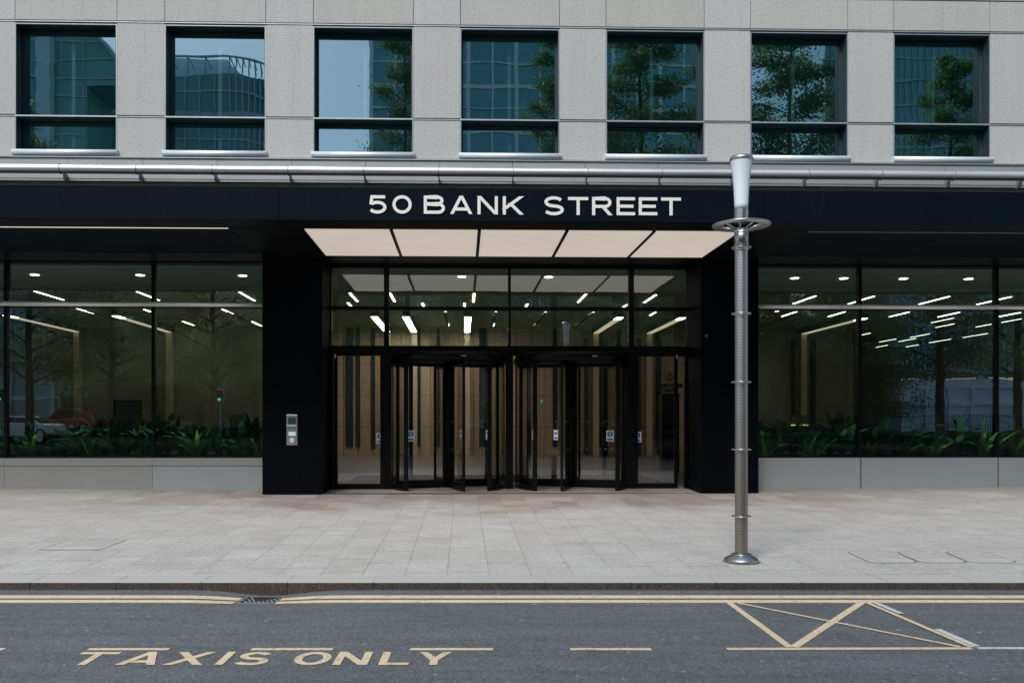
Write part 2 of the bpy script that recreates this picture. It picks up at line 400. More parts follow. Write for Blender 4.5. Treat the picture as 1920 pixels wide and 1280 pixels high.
g2=struct(grid([-900,-300,-80,-30,-10,10,30,80,300,900],[-900,-300,-100,-60,-40,-23.2,-18,-12,-8,-3.2],lambda x,y:road_z(x,y-1e-4)).build('far_ground',M['far_ground'],fr=W_))
g3=struct(grid([-900,-300,-80,-30,30,80,300,900],[YK+.3,17,60,300,900],lambda x,y:-.6).build('ground',M['far_ground'],fr=W_))
pv=struct(grid([-120,-60,-30]+frange(-20,20,1)+[30,60,120],[YK+.03]+frange(9.2,17.5,.6)+[18.6,19.8],pave_z).build('pavement',M['paving'],fr=W_))
# kerb, one mesh of stones
kb=MB(); pitch=161/FPX*YK; x0=G(540,1090,1.65)[0]-pitch*40
for i in range(80):
    a=x0+i*pitch+.003; b=a+pitch-.006
    n=10
    prof=[(YK+.012,-.5),(YK+.0,ZK-.012),(YK+.003,ZK-.004),(YK+.014,ZK+.001),(YK+.31,ZK+.0105),(YK+.31,-.5)]
    kb.prism(prof,'x',a,b)
kb.box(x0,x0+80*pitch,YK+.02,YK+.30,-.55,ZK-.006)
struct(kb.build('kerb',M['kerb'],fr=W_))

# markings
def strip_on_road(mb,pts,w,off=.004,n=1):
    # pts: list of (x,y) polyline, drape on road
    out=[]
    for k in range(len(pts)-1):
        a=Vector(pts[k]); b=Vector(pts[k+1]); m=max(1,int((b-a).length/.12))
        for i in range(m): out.append(a.lerp(b,i/m))
    out.append(Vector(pts[-1])); vs=[];fs=[]
    for k,p in enumerate(out):
        d=(out[min(k+1,len(out)-1)]-out[max(k-1,0)]).normalized(); nn=Vector((-d.y,d.x))*w/2
        for q in (p-nn,p+nn): vs.append((q.x,q.y,road_z(q.x,q.y)+off))
    for k in range(len(out)-1): fs.append((2*k,2*k+2,2*k+3,2*k+1))
    mb.add(vs,fs)
def gy(py): return FPX*1.73/(py-HY)
yA=(gy(1116)+gy(1121.8))/2; wA=gy(1116)-gy(1121.8); yB=(gy(1124.6)+gy(1130.2))/2; wB=gy(1124.6)-gy(1130.2)
gl0,gl1=G(437,1132)[0],G(531,1116)[0]
def dl(y,w):
    mb=MB()
    strip_on_road(mb,[(-30,y),(gl0-.02+(yA-y)*0.0,y)],w); strip_on_road(mb,[(gl1+.0 ,y),(30,y)],w)
    return mb
o=dl(yA,wA); 
struct(o.build('double_yellow_line',M['yellow'],fr=W_))
o=dl(yB,wB); struct(o.build('double_yellow_line',M['yellow'],fr=W_))
yD=gy(1217); mb=MB()
for a,b in ((-140,8),(165,317),(471,624),(769,925),(1069,1221)):
    strip_on_road(mb,[(G(a,1217)[0],yD),(G(b,1217)[0],yD)],.062)
struct(mb.build('bay_dashes',M['yellow'],fr=W_))
mb=MB(); strip_on_road(mb,[G(1363,1216.5),G(1822,1215.5)],.062); struct(mb.build('bay_edge_line',M['yellow'],fr=W_))
mb=MB()
strip_on_road(mb,[G(1368,1130.4),G(1481,1213.5)],.062,.005); struct(mb.build('bay_hatching',M['yellow'],fr=W_))
mb=MB(); strip_on_road(mb,[G(1489,1213.5),G(1615,1130.4)],.068,.006); struct(mb.build('bay_hatching',M['yellow'],fr=W_))
mb=MB(); strip_on_road(mb,[G(1384,1131),G(1800,1213.5)],.042,.0072); struct(mb.build('bay_hatching',M['yellow'],fr=W_))
mb=MB(); strip_on_road(mb,[G(1626,1130.4),G(1822,1214.5)],.048,.0084); struct(mb.build('bay_hatching',M['yellow'],fr=W_))
mb=MB(); strip_on_road(mb,[G(1641,1130.6),G(1690,1151.5)],.06,.0096); strip_on_road(mb,[G(1757,1180.5),G(1832,1213)],.06,.0096)
strip_on_road(mb,[G(1831,1215.3),(12,gy(1215.3))],.062,.0048); struct(mb.build('white_road_line',M['white'],fr=W_))

# ------------------------------------------------------------------ lettering
def arc(cx,cy,rx,ry,a0,a1,n=14): return [(cx+rx*math.cos(R(a0+(a1-a0)*i/n)),cy+ry*math.sin(R(a0+(a1-a0)*i/n))) for i in range(n+1)]
GL={
'T':[('P',[(0,1),(1,1)]),('P',[(.5,0),(.5,1)])],
'A':[('D',0,0,.5,1),('D',1,0,.5,1),('B',.17,.83,.27)],
'X':[('D',0,0,1,1),('D',1,0,0,1)],
'I':[('P',[(.5,0),(.5,1)])],
'S':[('C',arc(.5,.745,.46,.255,25,270)+arc(.5,.245,.5,.245,90,-155)[1:])],
'O':[('O',arc(.5,.5,.5,.5,0,360,32)[:-1])],'0':[('O',arc(.5,.5,.5,.5,0,360,32)[:-1])],
'N':[('P',[(0,0),(0,1)]),('P',[(1,0),(1,1)]),('D',1,0,0,1)],
'L':[('P',[(0,1),(0,0)]),('P',[(0,0),(1,0)])],
'Y':[('P',[(.5,0),(.5,.45)]),('E',.5,.38,0,1),('E',.5,.38,1,1)],
'K':[('P',[(0,0),(0,1)]),('E',.0,.30,1,1),('E',1.0,0,.33,.62)],
'B':[('P',[(0,0),(0,1)]),('C',[(0,1),(.66,1)]+arc(.66,.78,.26,.22,90,-90)+[(0,.56)]),('C',[(0,.54),(.7,.54)]+arc(.7,.27,.30,.27,90,-90)+[(0,0)])],
'R':[('P',[(0,0),(0,1)]),('C',[(0,1),(.66,1)]+arc(.66,.74,.30,.26,90,-90)+[(0,.48)]),('E',1.0,0,.55,.46)],
'E':[('P',[(0,0),(0,1)]),('P',[(0,1),(1,1)]),('P',[(0,.5),(.9,.5)]),('P',[(0,0),(1,0)])],
'5':[('P',[(.9,1),(.16,1)]),('C',[(.16,1.02),(.09,.50)]),('C',arc(.5,.32,.48,.32,140,-150,22))],
'H':[('P',[(0,0),(0,1)]),('P',[(1,0),(1,1)]),('P',[(0,.5),(1,.5)])],
'U':[('C',[(0,1.1),(0,.35)]+arc(.5,.35,.5,.35,180,360)+[(1,1.1)])],
}
def glyph(ch,x,y,w,h,t):
    """list of polygons (outline point lists) in 2D for a letter in box x,y,w,h with stroke t"""
    iw,ih=w-t,h-t; out=[]
    def c(p): return (x+t/2+p[0]*iw, y+t/2+p[1]*ih)
    for op in GL[ch]:
        k=op[0]
        if k in('P','C','O'):
            pts=[Vector(c(p)) for p in op[1]]
            if k=='P':
                d=(pts[-1]-pts[0]).normalized(); pts[0]=pts[0]-d*t/2; pts[-1]=pts[-1]+d*t/2
            cl=k=='O'; n=len(pts); ls=[];rs=[]
            for i in range(n):
                if cl: a,b=pts[i-1],pts[(i+1)%n]
                else: a,b=pts[max(i-1,0)],pts[min(i+1,n-1)]
                d=(b-a).normalized(); nn=Vector((-d.y,d.x))
                kx=1.0
                if 0<i<n-1:
                    e1=(pts[i]-pts[i-1]).normalized(); e2=(pts[i+1]-pts[i]).normalized(); kx=1/max(.6,math.sqrt((1+e1.dot(e2))/2))
                ls.append(pts[i]+nn*t/2*kx); rs.append(pts[i]-nn*t/2*kx)
            m=n if cl else n-1; quads=[]
            for i in range(m): j=(i+1)%n; quads.append([rs[i],rs[j],ls[j],ls[i]])
            out.append(('strip',rs,ls,cl))
        elif k=='D':
            _,xb,yb,xt,yt=op
            dx=(xt-xb)*iw; hw=t*math.hypot(dx,h)/h/2
            xb_=x+t/2+xb*iw; xt_=x+t/2+xt*iw
            if ch in 'AX' : # keep inside the box
                lim0=x+hw; lim1=x+w-hw; xb_=min(max(xb_,lim0),lim1); xt_=min(max(xt_,lim0),lim1)
            out.append(('poly',[(xb_-hw,y),(xb_+hw,y),(xt_+hw,y+h),(xt_-hw,y+h)]))
        elif k=='E':
            _,xb,yb,xt,yt=op
            p0=(x+t/2+xb*iw,y+yb*h); p1=(x+t/2+xt*iw,y+yt*h)
            hw=t*math.hypot(p1[0]-p0[0],p1[1]-p0[1])/abs(p1[1]-p0[1])/2
            hw=min(hw,t*.85)
            q=[(p0[0]-hw,p0[1]),(p0[0]+hw,p0[1]),(p1[0]+hw,p1[1]),(p1[0]-hw,p1[1])]
            out.append(('poly',q))
        elif k=='B':
            _,a,b,yy=op; cy=y+yy*h
            out.append(('poly',[(x+a*w,cy-t/2),(x+b*w,cy-t/2),(x+b*w,cy+t/2),(x+a*w,cy+t/2)]))
    return out
def letter_mb(ch,x,z,w,h,t,yfront,yback):
    mb=MB(); k=0
    for g in glyph(ch,x,z,w,h,t):
        yf=yfront-.0012*k; k+=1
        if g[0]=='poly':
            mb.prism([(p[0],p[1]) for p in g[1]],'y',yf,yback)
        else:
            rs,ls,cl=g[1],g[2],g[3]; n=len(rs); m=n if cl else n-1
            vs=[]
            for i in range(n): vs+=[(rs[i].x,yf,rs[i].y),(ls[i].x,yf,ls[i].y),(rs[i].x,yback,rs[i].y),(ls[i].x,yback,ls[i].y)]
            fs=[]
            for i in range(m):
                j=(i+1)%n; fs+=[(4*i,4*j,4*j+1,4*i+1),(4*i+2,4*i+3,4*j+3,4*j+2),(4*i,4*i+2,4*j+2,4*j),(4*i+1,4*j+1,4*j+3,4*i+3)]
            if not cl: fs+=[(0,1,3,2),(4*n-4,4*n-2,4*n-1,4*n-3)]
            mb.add(vs,fs)
    return mb
# TAXIS ONLY on the road
mb=MB(); k=0
y0,y1=6.044,6.385
for ch,a,b in (('T',-3.014,-2.722),('A',-2.632,-2.346),('X',-2.296,-2.010),('I',-1.93,-1.862),('S',-1.815,-1.568),('O',-1.392,-1.128),('N',-1.092,-.842),('L',-.765,-.550),('Y',-.492,-.255)):
    for g in glyph(ch,a,y0,b-a,y1-y0,.058):
        off=.004+.0008*(k%4); k+=1
        if g[0]=='poly': mb.add([(p[0],p[1],ZROAD+off) for p in g[1]],[(0,1,2,3)])
        else:
            rs,ls,cl=g[1:]; n=len(rs); m=n if cl else n-1; vs=[]
            for i in range(n): vs+=[(rs[i].x,rs[i].y,ZROAD+off),(ls[i].x,ls[i].y,ZROAD+off)]
            mb.add(vs,[(2*i,2*((i+1)%n),2*((i+1)%n)+1,2*i+1) for i in range(m)])
struct(mb.build('taxi_bay_lettering',M['yellow'],fr=W_))

# ------------------------------------------------------------------ gully grate, covers
def up(px,py): x,y=G(px,py); return x,y
gr=thing('gully_grate','black iron gully grate with slanted slots at the kerb, double yellow lines ending at it','drain grate',(GX,YK-.3,ZROAD-.05),W_)
x0g,x1g=G(458,1116)[0]-.0,G(531,1116)[0]; ya,yb=8.17,8.57
zg=lambda x,y: road_z(x,y)+.006
mb=MB()
fr_=.022
for a,b,c,d in ((x0g,x1g,ya,ya+fr_),(x0g,x1g,yb-fr_,yb),(x0g,x0g+fr_,ya+fr_,yb-fr_),(x1g-fr_,x1g,ya+fr_,yb-fr_)):
    mb.add([(a,c,zg(a,c)),(b,c,zg(b,c)),(b,d,zg(b,d)),(a,d,zg(a,d)),(a,c,zg(a,c)-.05),(b,c,zg(b,c)-.05),(b,d,zg(b,d)-.05),(a,d,zg(a,d)-.05)],[(0,1,2,3),(4,5,6,7),(0,1,5,4),(1,2,6,5),(2,3,7,6),(3,0,4,7)])
mb.build('frame',M['hi_grey'],gr)
mb=MB()
nb=9; W=x1g-x0g
for i in range(-4,nb+4):
    # diagonal bars clipped to the frame
    for row in (0,1,2):
        yy0=ya+fr_+row*(yb-ya-2*fr_)/3+.006; yy1=ya+fr_+(row+1)*(yb-ya-2*fr_)/3-.006
        xx=x0g+fr_+ (i+.5)*W/nb; sh=.05
        p0=xx; p1=xx-sh
        if min(p0,p1)<x0g+fr_ or max(p0,p1)+.02>x1g-fr_: continue
        mb.add([(p0,yy0,zg(p0,yy0)),(p0+.022,yy0,zg(p0,yy0)),(p1+.022,yy1,zg(p1,yy1)),(p1,yy1,zg(p1,yy1)),(p0,yy0,zg(p0,yy0)-.05),(p0+.022,yy0,zg(p0,yy0)-.05),(p1+.022,yy1,zg(p1,yy1)-.05),(p1,yy1,zg(p1,yy1)-.05)],[(0,1,2,3),(0,1,5,4),(1,2,6,5),(2,3,7,6),(3,0,4,7)])
for row in (1,2):
    yy=ya+fr_+row*(yb-ya-2*fr_)/3; a,b=x0g+fr_,x1g-fr_
    mb.add([(a,yy-.006,zg(a,yy)-.003),(b,yy-.006,zg(b,yy)-.003),(b,yy+.006,zg(b,yy)-.003),(a,yy+.006,zg(a,yy)-.003)],[(0,1,2,3)])
mb.build('bars',M['hi_grey'],gr)
mb=MB(); mb.add([(x0g,ya,road_z(x0g,ya)+.002),(x1g,ya,road_z(x1g,ya)+.002),(x1g,yb,road_z(x1g,yb)+.002),(x0g,yb,road_z(x0g,yb)+.002)],[(0,1,2,3)]); mb.build('pit',M['gap'],gr)

def cover(px0,py0,px1,py1,label,grp,cham=.09,skew=True):
    # pavement cover outline: solve points on pavement
    def pv_pt(px,py):
        y=13.0
        for _ in range(30):
            H=CAMZ-pave_z((px-PPX)/FPX*y,y); y=FPX*H/(py-HY)
        return Vector(((px-PPX)/FPX*y,y))
    tl,tr,br,bl=[pv_pt(*p) for p in px0]
    c=(tl+tr+br+bl)/4
    t=thing('inspection_cover',label,'cover',(c.x,c.y,pave_z(c.x,c.y)),W_,grp)
    def ring(s,inset):
        P=[tl,tr,br,bl]; res=[]
        for i in range(4):
            p=P[i]; a=P[i-1]; b=P[(i+1)%4]
            pa=p+(a-p).normalized()*cham; pb=p+(b-p).normalized()*cham
            res+=[pa,pb]
        return [c+(q-c)*(1-inset/((q-c).length)) for q in res]
    o_=ring(0,0.0); i_=ring(0,.010)
    mb=MB(); vs=[(q.x,q.y,pave_z(q.x,q.y)+.004) for q in o_+i_]; mb.add(vs,[(k,(k+1)%8,8+(k+1)%8,8+k) for k in range(8)])
    mb.build('joint',M['gap'],t)
    mb=MB(); vs=[(q.x,q.y,pave_z(q.x,q.y)+.0035) for q in i_]; mb.add(vs,[tuple(range(8))]); 
    ob=mb.build('slab_infill',M['paving'],t)
    # paving material uses object coordinates: fine as is
cover([(128,1012),(237,1012),(186,1031),(72,1031)],0,0,0,'lone square stone-filled inspection cover in the left pavement','pavement covers',.01)
for k,(a,b,c_,d) in enumerate(((1586,1677,1725,1632),(1679,1767,1817,1727),(1769,1850,1912,1819))):
    cover([(a,1033.5),(b,1033.5),(c_,1055),(d,1055)],0,0,0,['leftmost of three joined inspection covers right of the street lamp','middle one of three joined inspection covers in the right pavement','rightmost of three joined inspection covers near the picture edge'][k],'pavement covers',.07)

M['dark_ring']=simple('dark_ring',(.16,.15,.135),.9,var=.3,nscale=12)
M['lamp_steel']=mat_steel('lamp_steel',(.44,.46,.46),.36)
# ------------------------------------------------------------------ street lamp
lx=(1390-PPX)/FPX*9.883; ly=9.883; lz=pave_z(lx,ly)
lamp=thing('street_lamp','slender stainless street lamp with perforated pole, ring collar and pale conical head on the pavement','street lamp',(lx,ly,lz),W_)
MB().lathe([(.05,.008),(.215,.005)],(lx,ly,lz),40).build('base_ring',M['dark_ring'],lamp)  # thin flat dark ring slightly wider than the lamp foot
sc=FPX/9.883
def lh(py): return CAMZ+(HY-py)/sc
MB().lathe([(.001,0),(.192,0),(.196,.022),(.185,.038),(.10,.085),(.085,.095)],(lx,ly,lz),36).build('base',M['lamp_steel'],lamp)
m_pole,nt,out=new_mat('perforated_steel')
v=coords(nt); sp=N(nt,'ShaderNodeSeparateXYZ'); L(nt,v,sp.inputs[0])
ang=mth(nt,'ARCTAN2',sp.outputs[1],sp.outputs[0]); 
fa=mth(nt,'SUBTRACT',mth(nt,'FRACT',mth(nt,'MULTIPLY',ang,14/(2*PI))),.5); fz=mth(nt,'SUBTRACT',mth(nt,'FRACT',mth(nt,'DIVIDE',sp.outputs[2],.034)),.5)
d2=mth(nt,'ADD',mth(nt,'POWER',mth(nt,'MULTIPLY',fa,.80),2.0),mth(nt,'POWER',fz,2.0)); hole=mth(nt,'LESS_THAN',d2,.04)
seam=mth(nt,'GREATER_THAN',mth(nt,'SINE',mth(nt,'MULTIPLY_ADD',ang,2.0,2.2)),.93)
hole=mth(nt,'MULTIPLY',hole,mth(nt,'SUBTRACT',1.0,seam))
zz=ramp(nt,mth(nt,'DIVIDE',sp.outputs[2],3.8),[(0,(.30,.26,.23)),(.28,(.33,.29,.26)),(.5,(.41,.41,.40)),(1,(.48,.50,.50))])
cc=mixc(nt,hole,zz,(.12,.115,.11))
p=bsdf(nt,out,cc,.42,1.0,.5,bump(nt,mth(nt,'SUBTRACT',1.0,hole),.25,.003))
L(nt,mth(nt,'SUBTRACT',1.0,hole),p.inputs['Metallic'])
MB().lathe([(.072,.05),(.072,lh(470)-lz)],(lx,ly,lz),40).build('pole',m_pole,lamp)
mb=MB().lathe([(.072,0),(.078,0),(.078,lh(432)-lh(470)),(.066,lh(431)-lh(470))],(lx,ly,lh(470)),32)
for py in (437,448,459): mb.torus((lx,ly,lh(py)),.080,.004)
mb.build('collar',M['lamp_steel'],lamp)
for py in (464.5,588,716,842,967,1038):
    mb=MB().torus((lx,ly,lh(py)),.107,.0065,36,8)
    for k in range(4):
        a=R(45+90*k); mb.tube([(lx+.07*math.cos(a),ly+.07*math.sin(a),lh(py)),(lx+.105*math.cos(a),ly+.105*math.sin(a),lh(py))],.004,6)
    mb.build('ring',M['lamp_steel'],lamp)
# disc
zd=lh(422.5)
mb=MB().lathe([(.215,-.008),(.325,-.008),(.33,0),(.325,.010),(.215,.010),(.215,-.008)],(lx,ly,zd),56)
for k in range(8):
    a=R(22.5+45*k); mb.tube([(lx+.07*math.cos(a),ly+.07*math.sin(a),zd-.045),(lx+.22*math.cos(a),ly+.22*math.sin(a),zd)],.008,8)
mb.build('ring_reflector',M['lamp_steel'],lamp)
mb=MB().lathe([(.078,0),(.078,lh(393)-lh(418))],(lx,ly,lh(418)),32); mb.lathe([(.066,0),(.078,.02)],(lx,ly,lh(432)),32)
for k in range(10):
    for z in (lh(401),lh(408)):
        a=2*PI*k/10; mb.lathe([(.001,-.004),(.005,0),(.001,.004)],(lx+.078*math.cos(a),ly+.078*math.sin(a),z),6)
mb.build('neck',M['lamp_steel'],lamp)
zc0,zc1=lh(393),lh(301); hh=zc1-zc0
MB().lathe([(.001,0),(.074,0),(.078,.1*hh),(.086,.4*hh),(.100,.7*hh),(.122,.93*hh),(.130,hh)],(lx,ly,zc0),40).build('diffuser',M['frost'],lamp)
MB().lathe([(.131,hh-.006),(.136,hh-.004),(.137,hh+.012),(.128,hh+.035),(.10,hh+.05),(.001,hh+.055)],(lx,ly,zc0),40).build('cap',M['lamp_steel'],lamp)

# ------------------------------------------------------------------ main building
DS=17.1; UC=.94; WP=2.931
bld=thing('office_building','stone and glass office building with a dark projecting entrance canopy across its front','building',(0,DS,0))
def zr(py,D=DS): return ZF(py,D,0)
HWN=.995   # half opening
# ---- stone cladding panels
rows=[(zr(-150)+.0,zr(-85)),(zr(-82.5),zr(-12)),(zr(-9.5),zr(46.8)),(zr(50.6),zr(222.0)),(zr(225.8),zr(298.5))]
rows=[(min(a,b),max(a,b)) for a,b in rows]
gapv=.012
me_v=[];me_f=[];tones=[]
mb=MB(); tones=[]
def spanel(a,b,z0,z1,t,yf=DS):
    mb.box(a+gapv/2,b-gapv/2,yf,yf+.05,z0+.002,z1-.002); tones.extend([t]*6)
for k in range(-7,15):
    uc=UC+(k-4)*WP
    for r,(z0,z1) in enumerate(rows):
        spanel(uc+HWN,uc+WP-HWN,z0,z1,rnd.uniform(.45,1.0) if r in(3,4) else rnd.uniform(.35,1.0))
        if r<=2 or k<0 or k>8: spanel(uc-HWN,uc+HWN,z0,z1,rnd.uniform(0,.45))
ul,ur=UC-11*WP-HWN,UC+10*WP+HWN
# strip of stone under the ledge
for k in range(-14,30):
    a=UC+(k-8)*WP/2-.0+.05; spanel(a,a+WP/2,zr(375),zr(345.8),rnd.uniform(0,.35),DS+.02)
cl=mb.build('stone_cladding',M['granite'],bld,bevel=0)
at=cl.data.attributes.new('tone','FLOAT','FACE'); 
vals=[0.0]*len(cl.data.polygons)
for i in range(len(vals)): vals[i]=tones[i]
at.data.foreach_set('value',vals)
mb=MB()
# backing behind the joints, with window holes left open
zt0,zt1=zr(298.5),zr(47)
for k in range(-7,15):
    uc=UC+(k-4)*WP; mb.box(uc+HWN+.02,uc+WP-HWN-.02,DS+.045,DS+.3,zt0,zt1)
    if k<0 or k>8: mb.box(uc-HWN+.02-.04,uc+HWN+.02,DS+.046,DS+.3,zt0,zt1)
mb.box(ul,ur,DS+.045,DS+.3,zt1,zr(-150)); mb.box(ul,ur,DS+.06,DS+.3,5.25,zt0)
mb.build('cladding_backing',M['gap'],bld)
MB().box(ul,ur,DS+.3,DS+14,zr(-150),zr(-150)+.1).box(ul,ur,DS+3.0,DS+3.1,5.5,zr(-150)).box(ul,ur,DS+.3,DS+3.0,zt0-.25,zt0-.1).box(ul,ur,DS+.6,DS+3.0,zt1+.05,zt1+.15).build('office_interior',M['office'],bld)
# thin light string lines above/below the joints
mb=MB()
for py in (49.8,225.2): mb.box(ul,ur,DS-.012,DS+.04,zr(py)-.008,zr(py)+.008)
mb.build('string_course',M['trim'],bld)
# ---- upper windows
zs=zr(287.5); zt=zr(53.8); ztr=zr(224)
def make_window(k):
    uc=UC+(k-4)*WP; a,b=uc-HWN,uc+HWN; y0=DS+.002
    mb=MB(); f=.014
    # light edge trim ring
    mb.box(a,a+f,DS-.006,DS+.06,zs,zt); mb.box(b-f,b,DS-.006,DS+.06,zs,zt); mb.box(a+f,b-f,DS-.005,DS+.06,zt-f,zt)
    w=mb.build('window',M['trim'],bld)
    mb=MB(); d=.26
    mb.box(a+f,a+f+.012,y0,DS+d,zs,zt-f); mb.box(b-f-.012,b-f,y0,DS+d,zs,zt-f); mb.box(a+f+.012,b-f-.012,y0,DS+d,zt-f-.012,zt-f)
    mb.box(a+f+.012,b-f-.012,y0,DS+d,zs,zs+.02)
    mb.build('reveal',M['teal'],w)
    mb=MB(); g=.032; ya,yb=DS+.23,DS+.32
    A,B=a+f+.012,b-f-.012
    mb.box(A,A+g,ya,yb,zs+.02,zt-.08); mb.box(B-g,B,ya,yb,zs+.02,zt-.08); mb.box(A,B,ya-.01,yb,zt-.075,zt-f-.012); mb.box(A+g,B-g,ya,yb,zs+.02,zs+.05)
    mb.box(A+g,B-g,ya,yb,ztr-.07,ztr-.03)
    mb.box(A+.0,B-.0,DS+.02,ya,ztr-.045,ztr-.02)
    mb.build('frame',M['teal'],w)
    MB().box(a+f,b-f,DS-.004,DS+.06,ztr-.022,ztr+.008).build('transom',M['trim'],w)
    MB().box(uc-.035,uc+.035,DS+.325,DS+.46,zs,zt-.1).build('mullion',M['trim'],w)
    MB().quad((A+g,DS+.27,zs+.05),(B-g,DS+.27,zs+.05),(B-g,DS+.27,zt-.075),(A+g,DS+.27,zt-.075)).build('pane',M['glass_up'],w)
    # half round sill
    prof=[(DS+.02,zs-.0)]
    for i in range(9):
        t=R(90-180*i/8); prof.append((DS-.04-.06*math.cos(t),zs-.062+.060*math.sin(t)))
    prof.append((DS+.02,zs-.124))
    MB().prism(prof,'x',a-.03,b+.03,True).build('sill',M['sill'],w)
for k in range(0,9): make_window(k)
# ---- ledge with metal panels
mb=MB()
for k in range(-14,30):
    a=UC+(k-8)*WP/2+.05+.004; b=a+WP/2-.008
    mb.box(a,b,DS-.03,DS+.06,zr(340.5),zr(302.2))
mb.build('ledge_panels',M['ledge'],bld)
MB().box(ul,ur,DS-.06,DS+.055,zr(301.2)-.012,zr(301.2)+.006).box(ul,ur,DS-.05,DS+.055,zr(345.5),zr(342.5)).build('ledge_trim',M['trim'],bld)
# ---- tube rail with segments and brackets
DT=16.78; zt_=ZF(322.5,DT); rt=.092
for k in range(-12,28):
    a=UC+(k-8)*WP/2+.05; 
    mb=MB(); b=a+WP/2-.008
    vs=[];n=22
    mb.add([(x,DT-rt*math.cos(2*PI*i/n),zt_+rt*math.sin(2*PI*i/n)) for x in (a+.004,b) for i in range(n)],[(i,(i+1)%n,n+(i+1)%n,n+i) for i in range(n)],True)
    mb.add([(a+.004,DT-rt*math.cos(2*PI*i/n),zt_+rt*math.sin(2*PI*i/n)) for i in range(n)],[tuple(range(n))]); mb.add([(b,DT-rt*math.cos(2*PI*i/n),zt_+rt*math.sin(2*PI*i/n)) for i in range(n)],[tuple(range(n))])
    mb.build('tube_rail',M['tube'],bld,recalc=True)
    # bracket plate
    pr=[]
    for i in range(13):
        t=R(70-250*i/12); pr.append((DT-(rt+.012)*math.cos(t),zt_+(rt+.012)*math.sin(t)))
    pr+= [(DT+.12,zt_-.17),(DS-.03,zt_-.19),(DS-.03,zt_-.05),(DT+.1,zt_+.02)]
    MB().prism(pr,'x',a-.012,a+.003).build('rail_bracket',M['hi_grey'],bld)
# ---- canopy
DF=14.0; DL0=14.75; ZSO=4.746; ZFT=ZF(353,DF)
PL0,PL1=U(492,DS),U(604,DS); PR0,PR1=U(1314,DS),U(1422,DS)
mb=MB(); 
# fascia boards in long lengths
cu0,cu1=-22.0,24.0
js=[cu0,-17.2,-12.4,-7.6,-3.0,5.0,9.6,14.4,19.2,cu1]
for a,b in zip(js[:-1],js[1:]): mb.box(a+.004,b-.004,DF,DF+.06,ZSO,ZFT)
mb.build('fascia',M['navy'],bld)
MB().box(cu0,cu1,DF+.06,DS+.0,ZFT-.05,ZFT-.01).box(cu0,cu1,DF+.062,DF+.1,ZSO+.01,ZFT-.06).build('canopy_roof',M['black'],bld)
# soffit: border + wing trays
UL0,UL1=U(568,DL0),U(1388,DL0)
WL,WR=U(430,14.66),U(1514,14.66)
mb=MB(); t0,t1=ZSO,ZSO+.03
mb.box(cu0,cu1,DF+.062,DL0-.12,t0,t1)
mb.box(WL,UL0-.03,DL0-.088,DS-.002,t0,t1); mb.box(UL1+.03,WR,DL0-.088,DS-.002,t0,t1)
mb.build('soffit',M['soffit'],bld)
for a,b in ((cu0,WL-.02),(WR+.02,cu1)): MB().box(a,b,DL0-.06,16.93,t0+.012,t0+.05).build('soffit_tray',M['navy'],bld)
mb=MB(); mb.box(cu0,WL-.02,16.935,18.3,t0+.02,t0+.08); mb.box(WR+.02,cu1,16.935,18.3,t0+.02,t0+.08); mb.box(WL-.018,PL0,DS,18.3,t0+.02,t0+.08); mb.box(PR1,WR+.018,DS,18.3,t0+.02,t0+.08)
mb.box(PL0,PR1,DS+.005,18.4,t0+.035,t0+.10); mb.build('recess_soffit',M['black'],bld)
MB().quad((cu0,DL0-.087,t0-.006),(WL-.02,DL0-.087,t0-.006),(WL-.02,DL0-.087,t0+.02),(cu0,DL0-.087,t0+.02)).build('cove_light',M['strip'],bld)
MB().box(cu0,WL-.02,DL0-.085,DL0-.062,t0-.012,t0+.02).build('cove_light_blocker',M['black'],bld)  # added dark box, blocks the strip's glow from reflecting in the glass behind
MB().box(WR+.02,cu1,DL0-.086,DL0-.066,t0-.004,t0+.02).build('cove_trim',M['trim'],bld)
# luminous ceiling
xsL=[UL0,U(733,DL0+.3)-.0,0,0,0,UL1]
n5=5; DLb=ZF(0,0) and 17.05
for i in range(5):
    a=UL0+(UL1-UL0)*i/5+.03; b=UL0+(UL1-UL0)*(i+1)/5-.03
    lp=MB().box(a,b,DL0,DLb,t0+.004,t0+.02).build('light_panel',M['panel_light'],bld)
mb=MB(); mb.box(UL0-.03,UL1+.03,DL0-.03,DLb+.05,t0+.021,t0+.04)
for i in range(6):
    a=UL0+(UL1-UL0)*i/5; mb.box(a-.03,a+.03,DL0-.03,DLb+.02,t0-.004,t0+.021)
mb.build('light_grid',M['black'],bld)
# ---- piers
for nm,a,b in (('left',PL0,PL1),('right',PR0,PR1)):
    mb=MB(); mb.box(a,b,DS,18.2,-.08,ZSO+.034)
    mb.build('pier',M['pier'],bld)
